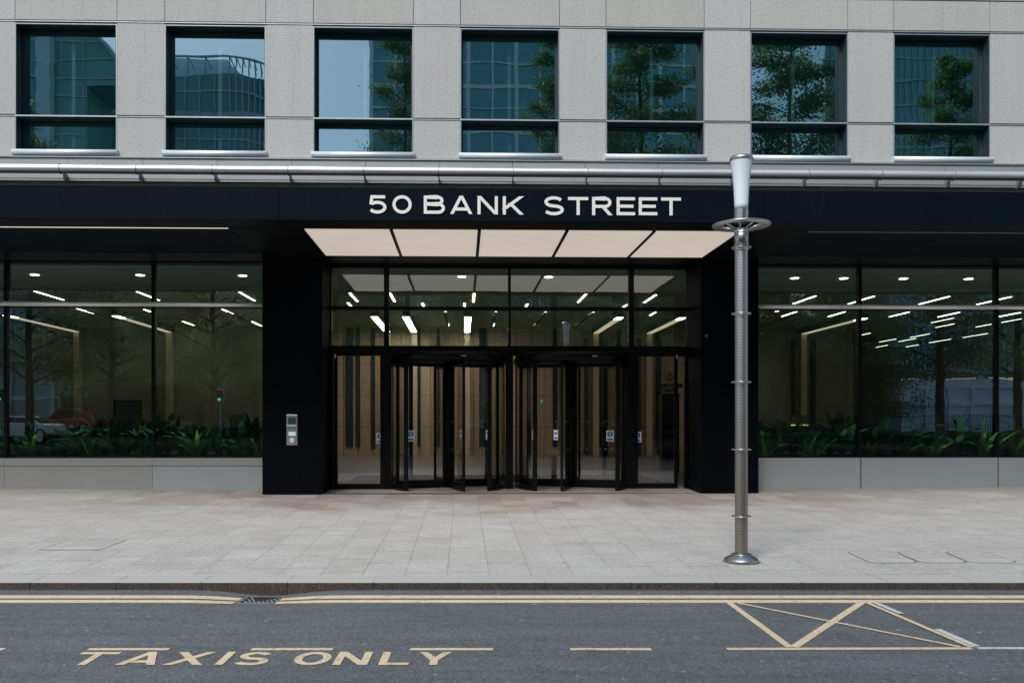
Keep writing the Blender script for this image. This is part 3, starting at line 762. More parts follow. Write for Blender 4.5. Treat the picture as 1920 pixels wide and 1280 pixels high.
# ---- wing glazing
DW=17.83; zb=ZF(857.5,DW); zh=ZF(487.5,DW); zrl=ZF(571,DW)
mL=[U(287,DW),U(10,DW)]; mL+= [mL[1]-3.0,mL[1]-6.0]; mR=[U(1613,DW),U(1870,DW)]; mR+=[mR[1]+3.0,mR[1]+6]
def bays(lst,first):
    e=[first]+lst; return [(min(p,q),max(p,q)) for p,q in zip(e[:-1],e[1:])]
for side,lst,first in (('L',mL,PL0+.3),('R',mR,PR1-.3)):
    for i,(a,b) in enumerate(bays(lst,first)):
        gb=MB(); 
        gb.box(a,a+.035,DW,DW+.14,zb,zh) if True else None
        gb.box(b-.035,b,DW,DW+.14,zb,zh)
        gb.box(a+.035,b-.035,DW,DW+.14,zh-.03,zh+.0); gb.box(a+.035,b-.035,DW+.002,DW+.14,zb,zb+.02)
        gb.box(a+.035,b-.035,DW+.02,DW+.14,ZF(579,DW),ZF(574,DW))
        w=gb.build('shop_window',M['black'],bld)
        MB().quad((a+.035,DW+.05,zb+.02),(b-.035,DW+.05,zb+.02),(b-.035,DW+.05,zh-.03),(a+.035,DW+.05,zh-.03)).build('pane',M['glass'],w)
        zc_=ZF(571.5,DW); MB().prism([(DW+.015,zc_-.062),(DW-.03,zc_-.05),(DW-.055,zc_-.01),(DW-.05,zc_+.02),(DW-.025,zc_+.042),(DW+.015,zc_+.046)],'x',a,b,True).build('transom_rail',M['rail_w'],w)
        # base panel
        zg0=-.2
        if side=='L':
            pb=MB().box(a+.003,b-.003,DW-.04,DW+.06,zg0,ZF(872.5,DW)).build('base_panel',M['panel_warm' if i>0 else 'panel'],bld)
            MB().box(a+.003,b-.003,DW-.055,DW+.06,ZF(871.8,DW),zb).build('ledge_strip',M['panel_warm'],pb)
        else:
            MB().box(a+.012,b-.012,DW-.03,DW+.06,zg0,zb-.012).build('base_panel',M['panel'],bld)
            MB().box(a+.0,b,DW,DW+.05,zg0,zb-.002).build('base_backing',M['black'],bld)
    e=lst[-1]; 
MB().box(cu0,PL0+.3,DW-.02,DW+.16,zh,ZSO+.02).box(PR1-.3,cu1,DW-.02,DW+.16,zh,ZSO+.02).build('glazing_head',M['black'],bld)
# ---- entrance glazing, D=18.2
DG=18.2; EL,ER=PL1-.06,PR0+.06
mb=MB()
zT1=t0+.05; z577a,z577b=ZF(582,DG),ZF(575,DG); z648a,z648b=ZF(667,DG),ZF(648.5,DG)
mb.box(EL,ER,DG-.04,DG+.08,ZF(503.5,DG),zT1)
mb.box(EL,ER,DG-.04,DG+.08,z577a,z577b); mb.box(EL,ER,DG-.05,DG+.08,z648a,z648b)
for px,w in ((620.5,.04),(725,.105),(955,.06),(1183,.11),(1290,.05)):
    u=U(px,DG); mb.box(u-w/2,u+w/2,DG-.06,DG+.09,z648b,ZF(503.5,DG))
eg=mb.build('entrance_screen',M['black'],bld)
for a,b in ((EL+.05,U(620.5,DG)-.02),(U(620.5,DG)+.02,U(725,DG)-.05),(U(725,DG)+.05,U(955,DG)-.03),(U(955,DG)+.03,U(1183,DG)-.055),(U(1183,DG)+.055,U(1290,DG)-.025),(U(1290,DG)+.025,ER-.02)):
    for z0,z1 in ((z577b,ZF(503.5,DG)),(z648b,z577a)):
        MB().quad((a,DG,z0),(b,DG,z0),(b,DG,z1),(a,DG,z1)).build('pane',M['glass_door2'] if 'glass_door2' in M else M['glass'],eg)
for px,w,z1 in ((617,.20,z648a),(724,.235,z648a),(955,.16,z648a),(1184.5,.235,z648a),(1296,.30,z648a)):
    u=U(px,DG); MB().box(u-w/2,u+w/2,DG-.05,DG+.08,0,z1).build('door_post',M['black'],eg)
# side doors
def sticker(parent,cx,y,cz,s=.105,rot=None,narrow=1.0):
    s=s*1.15; w=s*narrow; h=s*1.45
    def T(p):
        if rot is None: return p
        a,(ox,oy)=rot; dx=p[0]-cx; dy=p[1]-y
        return (cx+dx*math.cos(a)-dy*math.sin(a), y+dx*math.sin(a)+dy*math.cos(a), p[2])
    mb=MB().box(cx-w/2,cx+w/2,y-.004,y-.001,cz-h/2,cz+h/2); mb.v=[T(p) for p in mb.v]
    st=mb.build('door_sticker',M['sticker_w'],parent)
    # the blue mark is another sub part beside it at the same level
    mb=MB(); n=20; r=w*.38; zc=cz+h*.17
    mb.prism([(cx+r*math.cos(2*PI*i/n),zc+r*math.sin(2*PI*i/n)) for i in range(n)],'y',y-.0062,y-.0042)
    mb.box(cx-w*.36,cx+w*.36,y-.0062,y-.0042,cz-h*.42,cz-h*.22); mb.v=[T(p) for p in mb.v]
    mb.build('sticker_symbol',M['sticker_b'],parent)
    mb=MB().box(cx-w*.07,cx+w*.07,y-.0085,y-.0064,zc-r*.62,zc+r*.22).box(cx-w*.07,cx+w*.07,y-.0085,y-.0064,zc+r*.34,zc+r*.62); mb.v=[T(p) for p in mb.v]
    mb.build('sticker_letter',M['sticker_w'],parent)
for g0,g1,h0,hs in ((633,713,0,1),(1196,1264,1,-1)):
    a,b=U(g0,DG),U(g1,DG); fw=.07
    mb=MB(); zt2=ZF(667.5,DG); zb2=ZF(906,DG)
    mb.box(a-fw,a,DG-.03,DG+.03,.012,zt2+.05); mb.box(b,b+fw,DG-.03,DG+.03,.012,zt2+.05); mb.box(a,b,DG-.03,DG+.03,zt2,zt2+.05); mb.box(a,b,DG-.03,DG+.03,.012,zb2)
    d=mb.build('side_door',M['black'],bld)
    MB().quad((a,DG,zb2),(b,DG,zb2),(b,DG,zt2),(a,DG,zt2)).build('pane',M['glass_door'],d)
    hx=(a-.03) if hs<0 else (b+.03)
    mb=MB().tube([(hx,DG-.09,ZF(860,DG)),(hx,DG-.09,ZF(775,DG))],.012,8); 
    for pz in (858,777): mb.tube([(hx,DG-.03,ZF(pz,DG)),(hx,DG-.09,ZF(pz,DG))],.008,6)
    mb.build('handle',M['black'],d)
    fx=a+.02 if hs>0 else b-.02
    MB().box(fx-.03*hs-.0,fx+.45*hs,DG-.30,DG-.26,.013,.022).build('door_plate',M['tube'],d)
    hb=(a-.03) if hs>0 else b+.06
    MB().box(hb-.03,hb+.0,DG-.06,DG-.03,ZF(672,DG),ZF(664,DG)).build('hinge',M['tube'],d)
    sticker(d,U(712.5 if hs>0 else 1196,DG-.035),DG-.031,ZF(821 if hs>0 else 819,DG),.135)
# ---- revolving doors
DC=18.55; RR=1.20; ZD=ZF(681,DC)
def leaf_mb(ang,ucx,r0,r1):
    """frame of one wing at angle (0 = towards the street)"""
    mb=MB(); w=.055; t=.022
    def seg(ra,rb,za,zb_,tt=t):
        vs=[]
        for r in (ra,rb):
            for s in (-1,1):
                for z in (za,zb_):
                    vs.append((ucx+r*math.sin(ang)+s*tt*math.cos(ang), DC-r*math.cos(ang)+s*tt*math.sin(ang), z))
        mb.add(vs,[(0,1,3,2),(4,6,7,5),(0,4,5,1),(2,3,7,6),(0,2,6,4),(1,5,7,3)])
    seg(r0,r0+w,.03,ZD-.01); seg(r1-w-.015,r1,.03,ZD-.01); seg(r0+w,r1-w-.015,ZD-.08,ZD-.01); seg(r0+w,r1-w-.015,.03,.20)
    return mb
for di,(pc,sg) in enumerate(((841,1),(1071,-1))):
    uc=U(pc,DC)
    zc0=ZD; zc1=ZF(657,DC-RR)
    dr=MB().lathe([(1e-3,zc0),(RR+.05,zc0),(RR+.06,zc0+.02),(RR+.06,zc1-.02),(RR+.03,zc1),(1e-3,zc1)],(uc,DC,0),56).build('revolving_door',M['black'],bld)
    MB().box(uc-.02,uc+.38,DC-RR-.03,DC-RR+.0,zc0+.06,zc0+.085).build('sensor',M['hi_grey'],dr)
    MB().cyl((uc,DC,.02),.075,ZD-.02,20).build('shaft',M['black'],dr)
    mb=MB().lathe([(RR-.03,.006),(RR+.05,.006),(RR+.05,.016),(RR-.03,.016)],(uc,DC,0),56)
    mb.build('floor_ring',M['hi_grey'],dr)
    # curved side screens
    for a0,a1 in ((R(46),R(134)),(R(226),R(314))):
        MB().lathe([(RR+.0,.12),(RR+.0,ZD-.06)],(uc,DC,0),18,a0,a1).build('curved_glass',M['glass_door'],dr,recalc=False)
        mb=MB().lathe([(RR-.03,.016),(RR+.03,.016),(RR+.03,.12),(RR-.03,.12)],(uc,DC,0),18,a0,a1).lathe([(RR-.03,ZD-.06),(RR+.03,ZD-.06),(RR+.03,ZD),(RR-.03,ZD)],(uc,DC,0),18,a0,a1)
        for a in (a0,a1,(a0+a1)/2):
            x,y=uc+RR*math.sin(a),DC-RR*math.cos(a); q=.045 if a!=(a0+a1)/2 else .02
            mb.box(x-q,x+q,y-q,y+q,.016,ZD)
        mb.build('screen_frame',M['black'],dr)
    for k in range(4):
        ang=R(17*sg+90*k)
        leaf_mb(ang,uc,.075,RR-.04).build('wing_frame',M['black'],dr)
        r0,r1=.13,RR-.11; p=lambda r,z:(uc+r*math.sin(ang),DC-r*math.cos(ang),z)
        MB().quad(p(r0,.20),p(r1,.20),p(r1,ZD-.08),p(r0,ZD-.08)).build('wing_glass',M['glass_door'],dr)
        # manifestation dots
        mb=MB()
        for zz_ in (ZF(790,DC),ZF(841,DC)):
            for j in range(7):
                r=r0+.07+j*(r1-r0-.14)/6; c=p(r,zz_); nx,ny=math.cos(ang),math.sin(ang); e=.018
                for s in (1,-1):
                    vs=[(c[0]+e*math.cos(2*PI*i/10)*math.sin(ang)+s*.003*nx,c[1]-e*math.cos(2*PI*i/10)*math.cos(ang)+s*.003*ny,zz_+e*math.sin(2*PI*i/10)) for i in range(10)]
                    mb.add(vs,[tuple(range(10))])
        mb.build('dots',M['hi_grey'],dr)
    # stickers on the near lateral wing and curved screens
    a=R(-73) if sg>0 else R(73); r=.84
    x,y=uc+r*math.sin(a),DC-r*math.cos(a)
    sticker(dr,x,y-.03,ZF(817,18.2),.14,(a+R(90) if sg>0 else a-R(90),(x,y)))
    for pxs,D_ in (((915,17.72),(866,17.9)) if sg>0 else ((1042,17.4),(1002,17.7))):
        sticker(dr,U(pxs,D_),D_,ZF(815,D_),.12,None,.62)
# recess floor
MB().box(PL1,PR0,DS+.0,23.2,-.05,.004).build('entrance_mat',M['mat'],bld)
MB().box(PL1,PR0,DS-.03,DS-.002,-.05,.007).build('threshold_strip',M['hi_grey'],bld)
# ---- interior
DBW=36.8; ZC1=4.825; ZC2=5.465; BL,BR=-20.0,26.0
MB().box(BL,BR,18.0,48.2,-.07,-.002).build('lobby_floor',M['floor_in'],bld)
MB().box(BL,BR,DW+.16,21.9,ZC1,ZC1+.12).build('lobby_ceiling',M['ceil'],bld)
MB().box(BL,BR,21.9,22.0,ZC1,ZC2+.1).build('ceiling_step',M['ceil'],bld)
MB().box(BL,BR,22.0,48.2,ZC2,ZC2+.12).build('lobby_high_ceiling',M['ceil2'],bld)
UW=U(1600,DBW)
uA,uB=U(560,DBW),U(1330,DBW)
MB().box(BL,uA,DBW,DBW+.2,0,ZC2).build('lobby_wall',M['wall_in'],bld)
MB().box(uB,UW,DBW,DBW+.2,0,ZC2).build('lobby_wall',M['wall_in'],bld)
MB().box(uA,uB,DBW-.05,DBW+.2,0,ZC2).build('veneer_wall',M['wood'],bld)
MB().box(UW-.2,UW,DBW+.2,48,0,ZC2).build('lobby_wall',M['wall_in'],bld)
MB().box(UW,BR,48,48.2,0,ZC2).build('lobby_wall',M['wall_in'],bld)
MB().box(BL-.2,BL,18,DBW,0,ZC2).build('lobby_wall',M['wall_in'],bld)
MB().box(BR,BR+.2,18,48,0,ZC2).build('lobby_wall',M['wall_in'],bld)
# dark slots and battens on the veneer wall
mb=MB()
for px,w in ((656,.5),(672,.28),(700,.28),(784,.35),(822,.22),(905,.5),(1040,.3),(1125,.35),(1160,.25),(1215,.22),(1231,.22)):
    u=U(px,DBW); mb.box(u-w*.3,u+w*.3,DBW-.12,DBW-.052,.35,ZC2-.02)
mb.build('wall_slots',M['dark'],bld)
# linear lights
def lin(px0,py0,py1,zc=ZC2,w=.062,nm='ceiling_light',mat='led'):
    d0=(zc-CAMZ)*FPX/(HY-py0); d1=(zc-CAMZ)*FPX/(HY-py1); u=U(px0,d0)
    if d1>DBW-.3 and u<UW: d1=DBW-.3
    if d1>47.5: d1=47.5
    if d1-d0<.1: return
    MB().box(u-w/2,u+w/2,d0,d1,zc-.012,zc-.002).build(nm,M[mat],bld)
Llist=[(656,550,566),(731,550,566),(889,550,566),(1099,550,566),(1230,551,566),(65,549,565),(257,549,565),(449,549,565),
(792,568,576),(871,568,576),(652,568,576),(989,569,577),(1175,570,577),
(835,584,590),(840,606,611),(930,584,590),(926,606,611),(1023,584,590),(1006,606,611),(1113,584,590),(1088,606,611),(1229,584,590),
(772,630,640),(732,641,646),(145,581,590),(270,582,586),(417,581,590),(473,604,612),(343,604,611),
(1529,552,567),(1639,552,567),(1780,552,567),(1896,552,567),(1463,579,582),(1493,582,591),(1584,582,591),(1704,582,591),(1799,582,591),(1913,582,591),
(1788,593,602),(1789,604,611),(1743,623,630),(1783,633,640),(1680,633,639),(1717,632,638),(1722,644,648),(1664,645,649),(1632,622,626),(1852,622,630),(1872,602,610),(1915,594,601)]
for t in Llist: lin(*t,w=.045 if t[0]>1600 and t[1]>590 else .062,mat='led_dim' if t[0]>1600 and t[1]>590 else 'led')
for px in (65,263,455,866,1029,1490,1582,1694,1816):
    d=(ZC1-CAMZ)*FPX/(HY-518.5); u=U(px,d); MB().cyl((u,d,ZC1-.012),.095,.01,16).build('downlight',M['down'],bld)
# dark service tracks on the ceiling
mb=MB()
for px0,py0,py1 in ((835,584,617),(930,584,617),(1023,584,617),(1113,584,617),(165,585,617),(425,585,617),(1500,585,617),(1600,585,612)):
    d0=(ZC2-CAMZ)*FPX/(HY-py0); d1=min((ZC2-CAMZ)*FPX/(HY-py1),DBW-.3); u=U(px0,d0); mb.box(u-.05,u+.05,d0,d1,ZC2-.03,ZC2-.013)
mb.build('ceiling_tracks',M['dark'],bld)
# light beams with pilasters
ZB=3.77+CAMZ-.02
for px in (143,316,727,777,876,1118,1218,1508):
    d1=DBW-.35; u=U(px,d1); d0=30.9; w=.24
    bm_=MB().box(u-w/2-.03,u+w/2+.03,d0,d1+.30,ZB+.02,ZC2-.02).build('light_beam',M['dark'],bld)
    MB().box(u-w/2,u+w/2,d0+.02,(d0+ (d1-d0)*(.95 if px in(727,777,876) else .12)),ZB,ZB+.018).build('diffuser',M['led'],bm_)
    if px not in (727,777,876): MB().box(u-w/2,u+w/2,(d0+(d1-d0)*.121),d1,ZB,ZB+.018).build('beam_face',M['beam_face'],bm_)
    MB().box(u-w/2,u+w/2,d1,d1+.28,0,ZB-.002).build('pilaster',M['pil'],bld)
    if px>1000: MB().box(u+w/2+.25,u+w/2+.38,d1,d1+.28,0,ZB-.2).box(u-w/2-.36,u-w/2-.25,d1,d1+.28,0,ZB-.2).build('pilaster_slot',M['dark'],bld)
# lobby sign on the wall
sg=thing('wall_sign','black crest and lettering NORTHERN TRUST on the lobby wall behind the right side door','sign',(U(1252,DBW),DBW-.1,2.9))
sc2=(DBW-.1)/FPX
def wl(txt,x0px,x1px,ypx,hpx,nm):
    x0=U(x0px,DBW-.1); x1=U(x1px,DBW-.1); n=len(txt); cw=(x1-x0)/n
    mb=MB()
    for i,ch in enumerate(txt):
        l=letter_mb(ch,x0+i*cw,ZF(ypx,DBW-.1),cw*.80,hpx*sc2,.036,DBW-.1,DBW-.07); mb.add(l.v,l.f)
    mb.build(nm,M['black'],sg)
wl('NORTHERN',1234,1281,725.5,7.2,'top_line'); wl('TRUST',1243,1272,735,7.2,'bottom_line')
mb=MB(); cx=U(1256,DBW-.1); cz=ZF(704,DBW-.1)
mb.tube([(cx,DBW-.09,cz+.2),(cx,DBW-.09,cz-.2)],.02,6); mb.tube([(cx+.16*math.sin(t),DBW-.09,cz-.02-.18*math.cos(t)) for t in [R(-100+20*i) for i in range(11)]],.022,6)
mb.torus((cx,DBW-.09,cz+.14),.06,.018,14,6)
mb.tube([(cx-.12,DBW-.09,cz+.06),(cx+.12,DBW-.09,cz+.06)],.018,6); mb.build('crest',M['black'],sg)
# totem inside
DTm=24.0; MB().box(U(1241,DTm),U(1274,DTm),DTm,DTm+.35,0,ZF(737,DTm)).build('totem',M['black'],None,org=(U(1257,DTm),DTm,0),bevel=.01)
tag(bpy.data.objects['totem'],'tall black freestanding lobby totem below the wall lettering, behind the right side door','totem')

# canopy lettering (sign)
sign=thing('building_sign','white lettering 50 BANK STREET on the dark canopy fascia','sign',(U(983,DF),DF-.02,ZF(401,DF)))
sp=[('5',90,196,200,303),('0',228,336,200,303),('B',404,523,202,304),('A',552,677,203,305),('N',706,820,205,307),('K',848,962,206,308),
('S',1078,1191,206,312),('T',1215,1328,210,311),('R',1350,1462,210,312),('E',1488,1591,211,312),('E',1612,1716,212,312),('T',1738,1849,213,313)]
for ch,a,b,c,d in sp:
    x0,x1=U(660+a/3,DF),U(660+b/3,DF); u=(x0+x1)/2
    z1,z0=ZF(300+c/3,DF,u),ZF(300+d/3,DF,u)
    letter_mb(ch,x0,z0,x1-x0,z1-z0,.050,DF-.018,DF-.001).build('letter',M['letter'],sign)
# door entry panel on left pier
ip=thing('entry_panel','small stainless door entry panel on the dark pier left of the doors','entry panel',(U(547.5,DS),DS,ZF(834,DS)))
x0,x1=U(537.5,DS),U(558,DS); z0,z1=ZF(834,DS),ZF(777,DS); w=x1-x0; h=z1-z0
MB().box(x0,x1,DS-.018,DS-.001,z0,z1).build('plate',M['steel'],ip,bevel=.003)
MB().box(x0+.15*w,x1-.15*w,DS-.024,DS-.0185,z0+.70*h,z0+.90*h).build('display',M['teal'],ip)
MB().box(x0+.04*w,x1-.04*w,DS-.045,DS-.0185,z0+.625*h,z0+.655*h).build('hood',M['sill'],ip)
MB().box(x0+.18*w,x1-.16*w,DS-.022,DS-.0185,z0+.31*h,z0+.44*h).build('card_reader',M['pale'],ip)
MB().prism([(x0+w/2+.05*math.cos(2*PI*i/20),z0+.16*h+.05*math.sin(2*PI*i/20)) for i in range(20)],'y',DS-.030,DS-.0185,True).build('call_button',M['sill'],ip,bevel=.004)
cam_=thing('security_camera','small dark dome camera on the right pier face','security camera',(U(1324,DS),DS,ZF(628,DS)))
MB().prism([(U(1324,DS)+.05*math.cos(2*PI*i/20),ZF(628,DS)+.05*math.sin(2*PI*i/20)) for i in range(20)],'y',DS-.02,DS-.001,True).build('bracket',M['black'],cam_)
mb=MB(); cx,cz=U(1324,DS),ZF(628,DS)
pr=[(.04*math.cos(R(t)),-.02-.04*math.sin(R(t))) for t in range(0,91,15)]
vs=[];n=16
for (r,y) in pr:
    for i in range(n): vs.append((cx+r*math.cos(2*PI*i/n),DS+y,cz+r*math.sin(2*PI*i/n)))
mb.add(vs,[(k*n+i,k*n+(i+1)%n,(k+1)*n+(i+1)%n,(k+1)*n+i) for k in range(len(pr)-1) for i in range(n)],True); mb.build('dome',M['car_glass'],cam_)

# ------------------------------------------------------------------ planters and plants inside
def blade(mb,base,az,le,lean,w,seg=6,droop=.9):
    pts=[];ws=[]
    d=Vector((math.cos(az),math.sin(az),0)); side=Vector((-d.y,d.x,0)); p=Vector(base); el=R(90)-lean
    for i in range(seg+1):
        t=i/seg; pts.append(p.copy()); ws.append(w*(.55+.9*t*(1-t)*2)*(1-t**3)+.001)
        e=el-droop*t*t*1.5; p=p+(d*math.cos(e)+Vector((0,0,1))*math.sin(e))*le/seg
    vs=[];fs=[]
    for q,ww in zip(pts,ws): vs+=[q-side*ww,q+Vector((0,0,-.25*ww)),q+side*ww]
    for i in range(seg): fs+=[(3*i,3*i+3,3*i+4,3*i+1),(3*i+1,3*i+4,3*i+5,3*i+2)]
    mb.add(vs,fs,True)
def spiky(seed):
    r=random.Random(seed); mb=MB()
    for i in range(20): blade(mb,(r.uniform(-.04,.04),r.uniform(-.04,.04),0),r.uniform(0,2*PI),r.uniform(.38,.70),R(r.uniform(10,60)),r.uniform(.020,.036),6,r.uniform(.3,.9))
    return mb
def broad(seed):
    r=random.Random(seed); mb=MB()
    for i in range(64):
        az=r.uniform(0,2*PI); rr=r.uniform(.03,.26); zz=r.uniform(.10,.42)*(1-.6*rr)
        b=(rr*math.cos(az),rr*math.sin(az),zz); blade(mb,b,az+r.uniform(-.7,.7),r.uniform(.12,.24),R(r.uniform(20,90)),r.uniform(.028,.05),3,r.uniform(.3,.9))
        mb.tube([(0,0,0),(rr*.5*math.cos(az),rr*.5*math.sin(az),zz*.6),b],.003,3,False)
    return mb
sp_me=[]; br_me=[]
Z_soil=.70
for s in range(4): sp_me.append(spiky(100+s))
for s in range(4): br_me.append(broad(200+s))
def bake(mb,name,mat):
    me=bpy.data.meshes.new(name); me.from_pydata([tuple(v) for v in mb.v],[],mb.f); me.polygons.foreach_set('use_smooth',mb.sm); me.materials.append(mat); return me
sp_me=[bake(m,'spiky_plant',M['leaf_spiky']) for m in sp_me]; br_me=[bake(m,'broad_leaf_plant',M['leaf_dark']) for m in br_me]
def plant(me,name,u,D,z,s,rz,label,grp,cat='plant'):
    o=bpy.data.objects.new(name,me); COL.objects.link(o); o.location=world(F_,(u,D,z)); o.rotation_euler=(0,0,rz); o.scale=(s,s,s); tag(o,label,cat,grp); return o
ordn=['first','second','third','fourth','fifth','sixth','seventh','eighth','ninth','tenth','eleventh','twelfth','thirteenth','fourteenth','fifteenth','sixteenth','seventeenth','eighteenth','nineteenth','twentieth','twenty first','twenty second','twenty third','twenty fourth','twenty fifth','twenty sixth']
DP=18.45
for side,a,b in (('left',mL[1]-.6,PL0),('right',PR1,mR[1]+.9)):
    tr=thing('planter_trough','long dark planter trough behind the %s hand windows'%side,'planter',((a+b)/2,DP,0))
    mb=MB(); zt3=.74 if side=='left' else .72
    mb.box(a,b,DP-.34,DP-.31,.0,zt3); mb.box(a,b,DP+.35,DP+.38,0,zt3); mb.box(a,a+.03,DP-.31,DP+.35,0,zt3); mb.box(b-.03,b,DP-.31,DP+.35,0,zt3); mb.build('trough',M['teal'] if side=='left' else M['black'],tr)
    mb=MB(); n=60; vs=[]
    for i in range(n+1):
        for j in range(5): vs.append((a+.04+(b-a-.08)*i/n,DP-.30+.64*j/4,zt3-.03+rnd.uniform(-.02,.03)))
    mb.add(vs,[(i*5+j,i*5+j+1,(i+1)*5+j+1,(i+1)*5+j) for i in range(n) for j in range(4)],True); mb.build('soil',M['soil'],tr)
    if side=='left': pxs=[38,62,148,170,215,262,345,374,455,484]
    else: pxs=[1428,1446,1508,1530,1640,1700,1745,1838,1850,1905]
    for i,px in enumerate(pxs):
        u=U(px,DP-.1)+rnd.uniform(-.05,.05)
        plant(rnd.choice(sp_me),'spiky_plant',u,DP-.12+rnd.uniform(-.1,.15),zt3-.03,rnd.uniform(.95,1.65),rnd.uniform(0,6),'spiky green leafed plant, %s from the left in the %s window planter'%(ordn[i],side),'spiky plants in the window planters')
    n=24 if side=='right' else 23
    for i in range(n):
        u=a+.3+(b-a-.6)*i/(n-1)+rnd.uniform(-.08,.08)
        plant(rnd.choice(br_me),'broad_leaf_plant',u,DP+rnd.uniform(-.16,.16),zt3-.02,rnd.uniform(1.15,1.95),rnd.uniform(0,6),'dark glossy broad leafed plant, %s from the left in the %s window planter'%(ordn[i],side),'broad leafed plants in the window planters')
# lamps and screen in the lobby
def table_lamp(px,py0,py1,wpx,D,label,glow,tl):
    u=U(px,D); za,zb_=ZF(py1,D),ZF(py0,D); w=wpx*D/FPX/2
    t=thing('table_lamp',label,'lamp',(u,D,.55),group='table lamps in the lobby')
    MB().lathe([(w,za),(w*.78,zb_)],(u,D,0),24).build('lamp_shade',M['shade'],t,recalc=False)
    MB().lathe([(w*1.01,za-.012),(w*1.01,za+.02)],(u,D,0),24).build('shade_rim',M['lampglow'] if glow else M['shade'],t)
    MB().lathe([(.001,.56),(.09,.56),(.10,.58),(.03,.62),(.05,.75),(.02,.85),(.012,zb_)],(u,D,0),16).build('lamp_base',M['hi_grey'],t)
    tb=thing('side_table',tl,'table',(u,D,0))
    MB().box(u-.3,u+.3,D-.3,D+.3,.50,.55).build('tabletop',M['wood'],tb)
    for sx in(-1,1):
        for sy in (-1,1): MB().box(u+sx*.26-.02,u+sx*.26+.02,D+sy*.26-.02,D+sy*.26+.02,0,.499).build('leg',M['black'],tb)
table_lamp(1499,777,797,31,21.5,'drum shade table lamp with glowing orange rim seen in the right window',True,'low side table under the glowing lamp in the right window')
table_lamp(1790,776,793,31,22.5,'pale unlit table lamp seen in the far right window',False,'low side table under the pale lamp in the far right window')
table_lamp(440,777,798,30,22.0,'beige drum shade table lamp seen in the left window near the pier',False,'low side table under the beige lamp in the left window')
D=22.5; u=U(347,D)
ch=thing('lounge_chair','pale slatted lounge chair with mustard cushion seen right of the left window mullion','chair',(u,D,0))
mb=MB()
for i in range(9): x=u-.28+.07*i; mb.box(x-.014,x+.014,D-.30,D-.27,.42,1.40)
mb.box(u-.31,u+.31,D-.305,D-.265,1.401,1.45).box(u-.31,u+.31,D-.305,D-.265,.38,.419).box(u-.31,u+.31,D-.304,D-.266,.9,.93); mb.build('backrest',M['sticker_w'],ch)
MB().box(u-.30,u+.30,D-.262,D+.3,.38,.44).build('seat',M['sticker_w'],ch,bevel=.01)
MB().box(u-.27,u+.27,D-.25,D+.28,.441,.54).build('cushion',simple('mustard_cloth',(.55,.45,.12),.9),ch,bevel=.03)
MB().box(u-.29,u+.29,D-.31,D-.19,1.452,1.56).build('head_cushion',simple('mustard_cloth',(.55,.45,.12),.9),ch,bevel=.03)
for sx in (-1,1):
    for sy in (-1,1): MB().box(u+sx*.27-.02,u+sx*.27+.02,D+sy*.26-.02,D+sy*.26+.02,0,.379).build('leg',M['sticker_w'],ch)
D=24; scr=thing('display_screen','large black display screen on a stand seen in the left window','screen',(U(238,D),D,0))
MB().box(U(212,D),U(265,D),D,D+.07,ZF(812,D),ZF(750,D)).build('screen',M['car_glass'],scr,bevel=.01)
MB().box(U(238,D)-.04,U(238,D)+.04,D+.071,D+.12,0,ZF(775,D)).build('stand',M['black'],scr)
MB().box(U(238,D)-.35,U(238,D)+.35,D-.2,D+.3,0,.03).build('base',M['black'],scr)

# ------------------------------------------------------------------ the street behind the camera (seen in the glass)
def mir(px,Dv,Dm=DW+.05): return U(px,Dv), 2*Dm-Dv
def gz(u,D):
    p=world(F_,(u,D,0)); return road_z(p.x,p.y)
def tree_mesh(seed,H,rad,zb0,nclump,nleaf):
    r=random.Random(seed); tr=MB()
    pts=[(r.uniform(-.02,.02)*i,r.uniform(-.02,.02)*i,H*i/8*.93) for i in range(9)]
    tr.tube(pts,[.27*(1-.93*i/8)+.01 for i in range(9)],9)
    cr=MB(); ends=[]
    nb=42
    for i in range(nb):
        t=(i+.5)/nb; z=zb0+(H*.97-zb0)*t; az=i*2.4+r.uniform(-.4,.4)
        le=rad*(1-t)**.6*r.uniform(.7,1.15)*(.75+.5*min(1,t*5))+.25
        e=Vector((math.cos(az)*le,math.sin(az)*le,z+le*r.uniform(.0,.35))); b=Vector((0,0,z-.25)); m=(b+e)/2+Vector((0,0,.12*le))
        tr.tube([b,m,e],[.07*(1-t)+.02,.04*(1-t)+.015,.01],5,False)
        for q in range(3): ends.append((b.lerp(e,.45+.27*q)+Vector((r.uniform(-.3,.3),r.uniform(-.3,.3),r.uniform(-.2,.2))),.35+.55*(1-t)))
    for c,s in ends:
        for k in range(nleaf):
            v=Vector((r.gauss(0,1),r.gauss(0,1),r.gauss(0,.55))); p=c+v*s*.80
            a=Vector((r.uniform(-1,1),r.uniform(-1,1),r.uniform(-.7,.7))).normalized(); b=a.cross(Vector((r.uniform(-1,1),r.uniform(-1,1),1))).normalized()
            l=r.uniform(.055,.12); w=l*.45
            cr.add([p-a*l,p+b*w,p+a*l,p-b*w],[(0,1,2,3)])
    return tr,cr
protos=[]
for i,(H,rad,zb0) in enumerate(((22,3.3,4.0),(16,3.4,3.2),(24,3.0,4.2),(11,3.9,1.0))):
    t,c=tree_mesh(50+i,H,rad,zb0,0,330)
    protos.append((bake(t,'trunk',M['bark']),bake(c,'crown',M['leaf1']),bake(c,'crown',M['leaf2']),H))
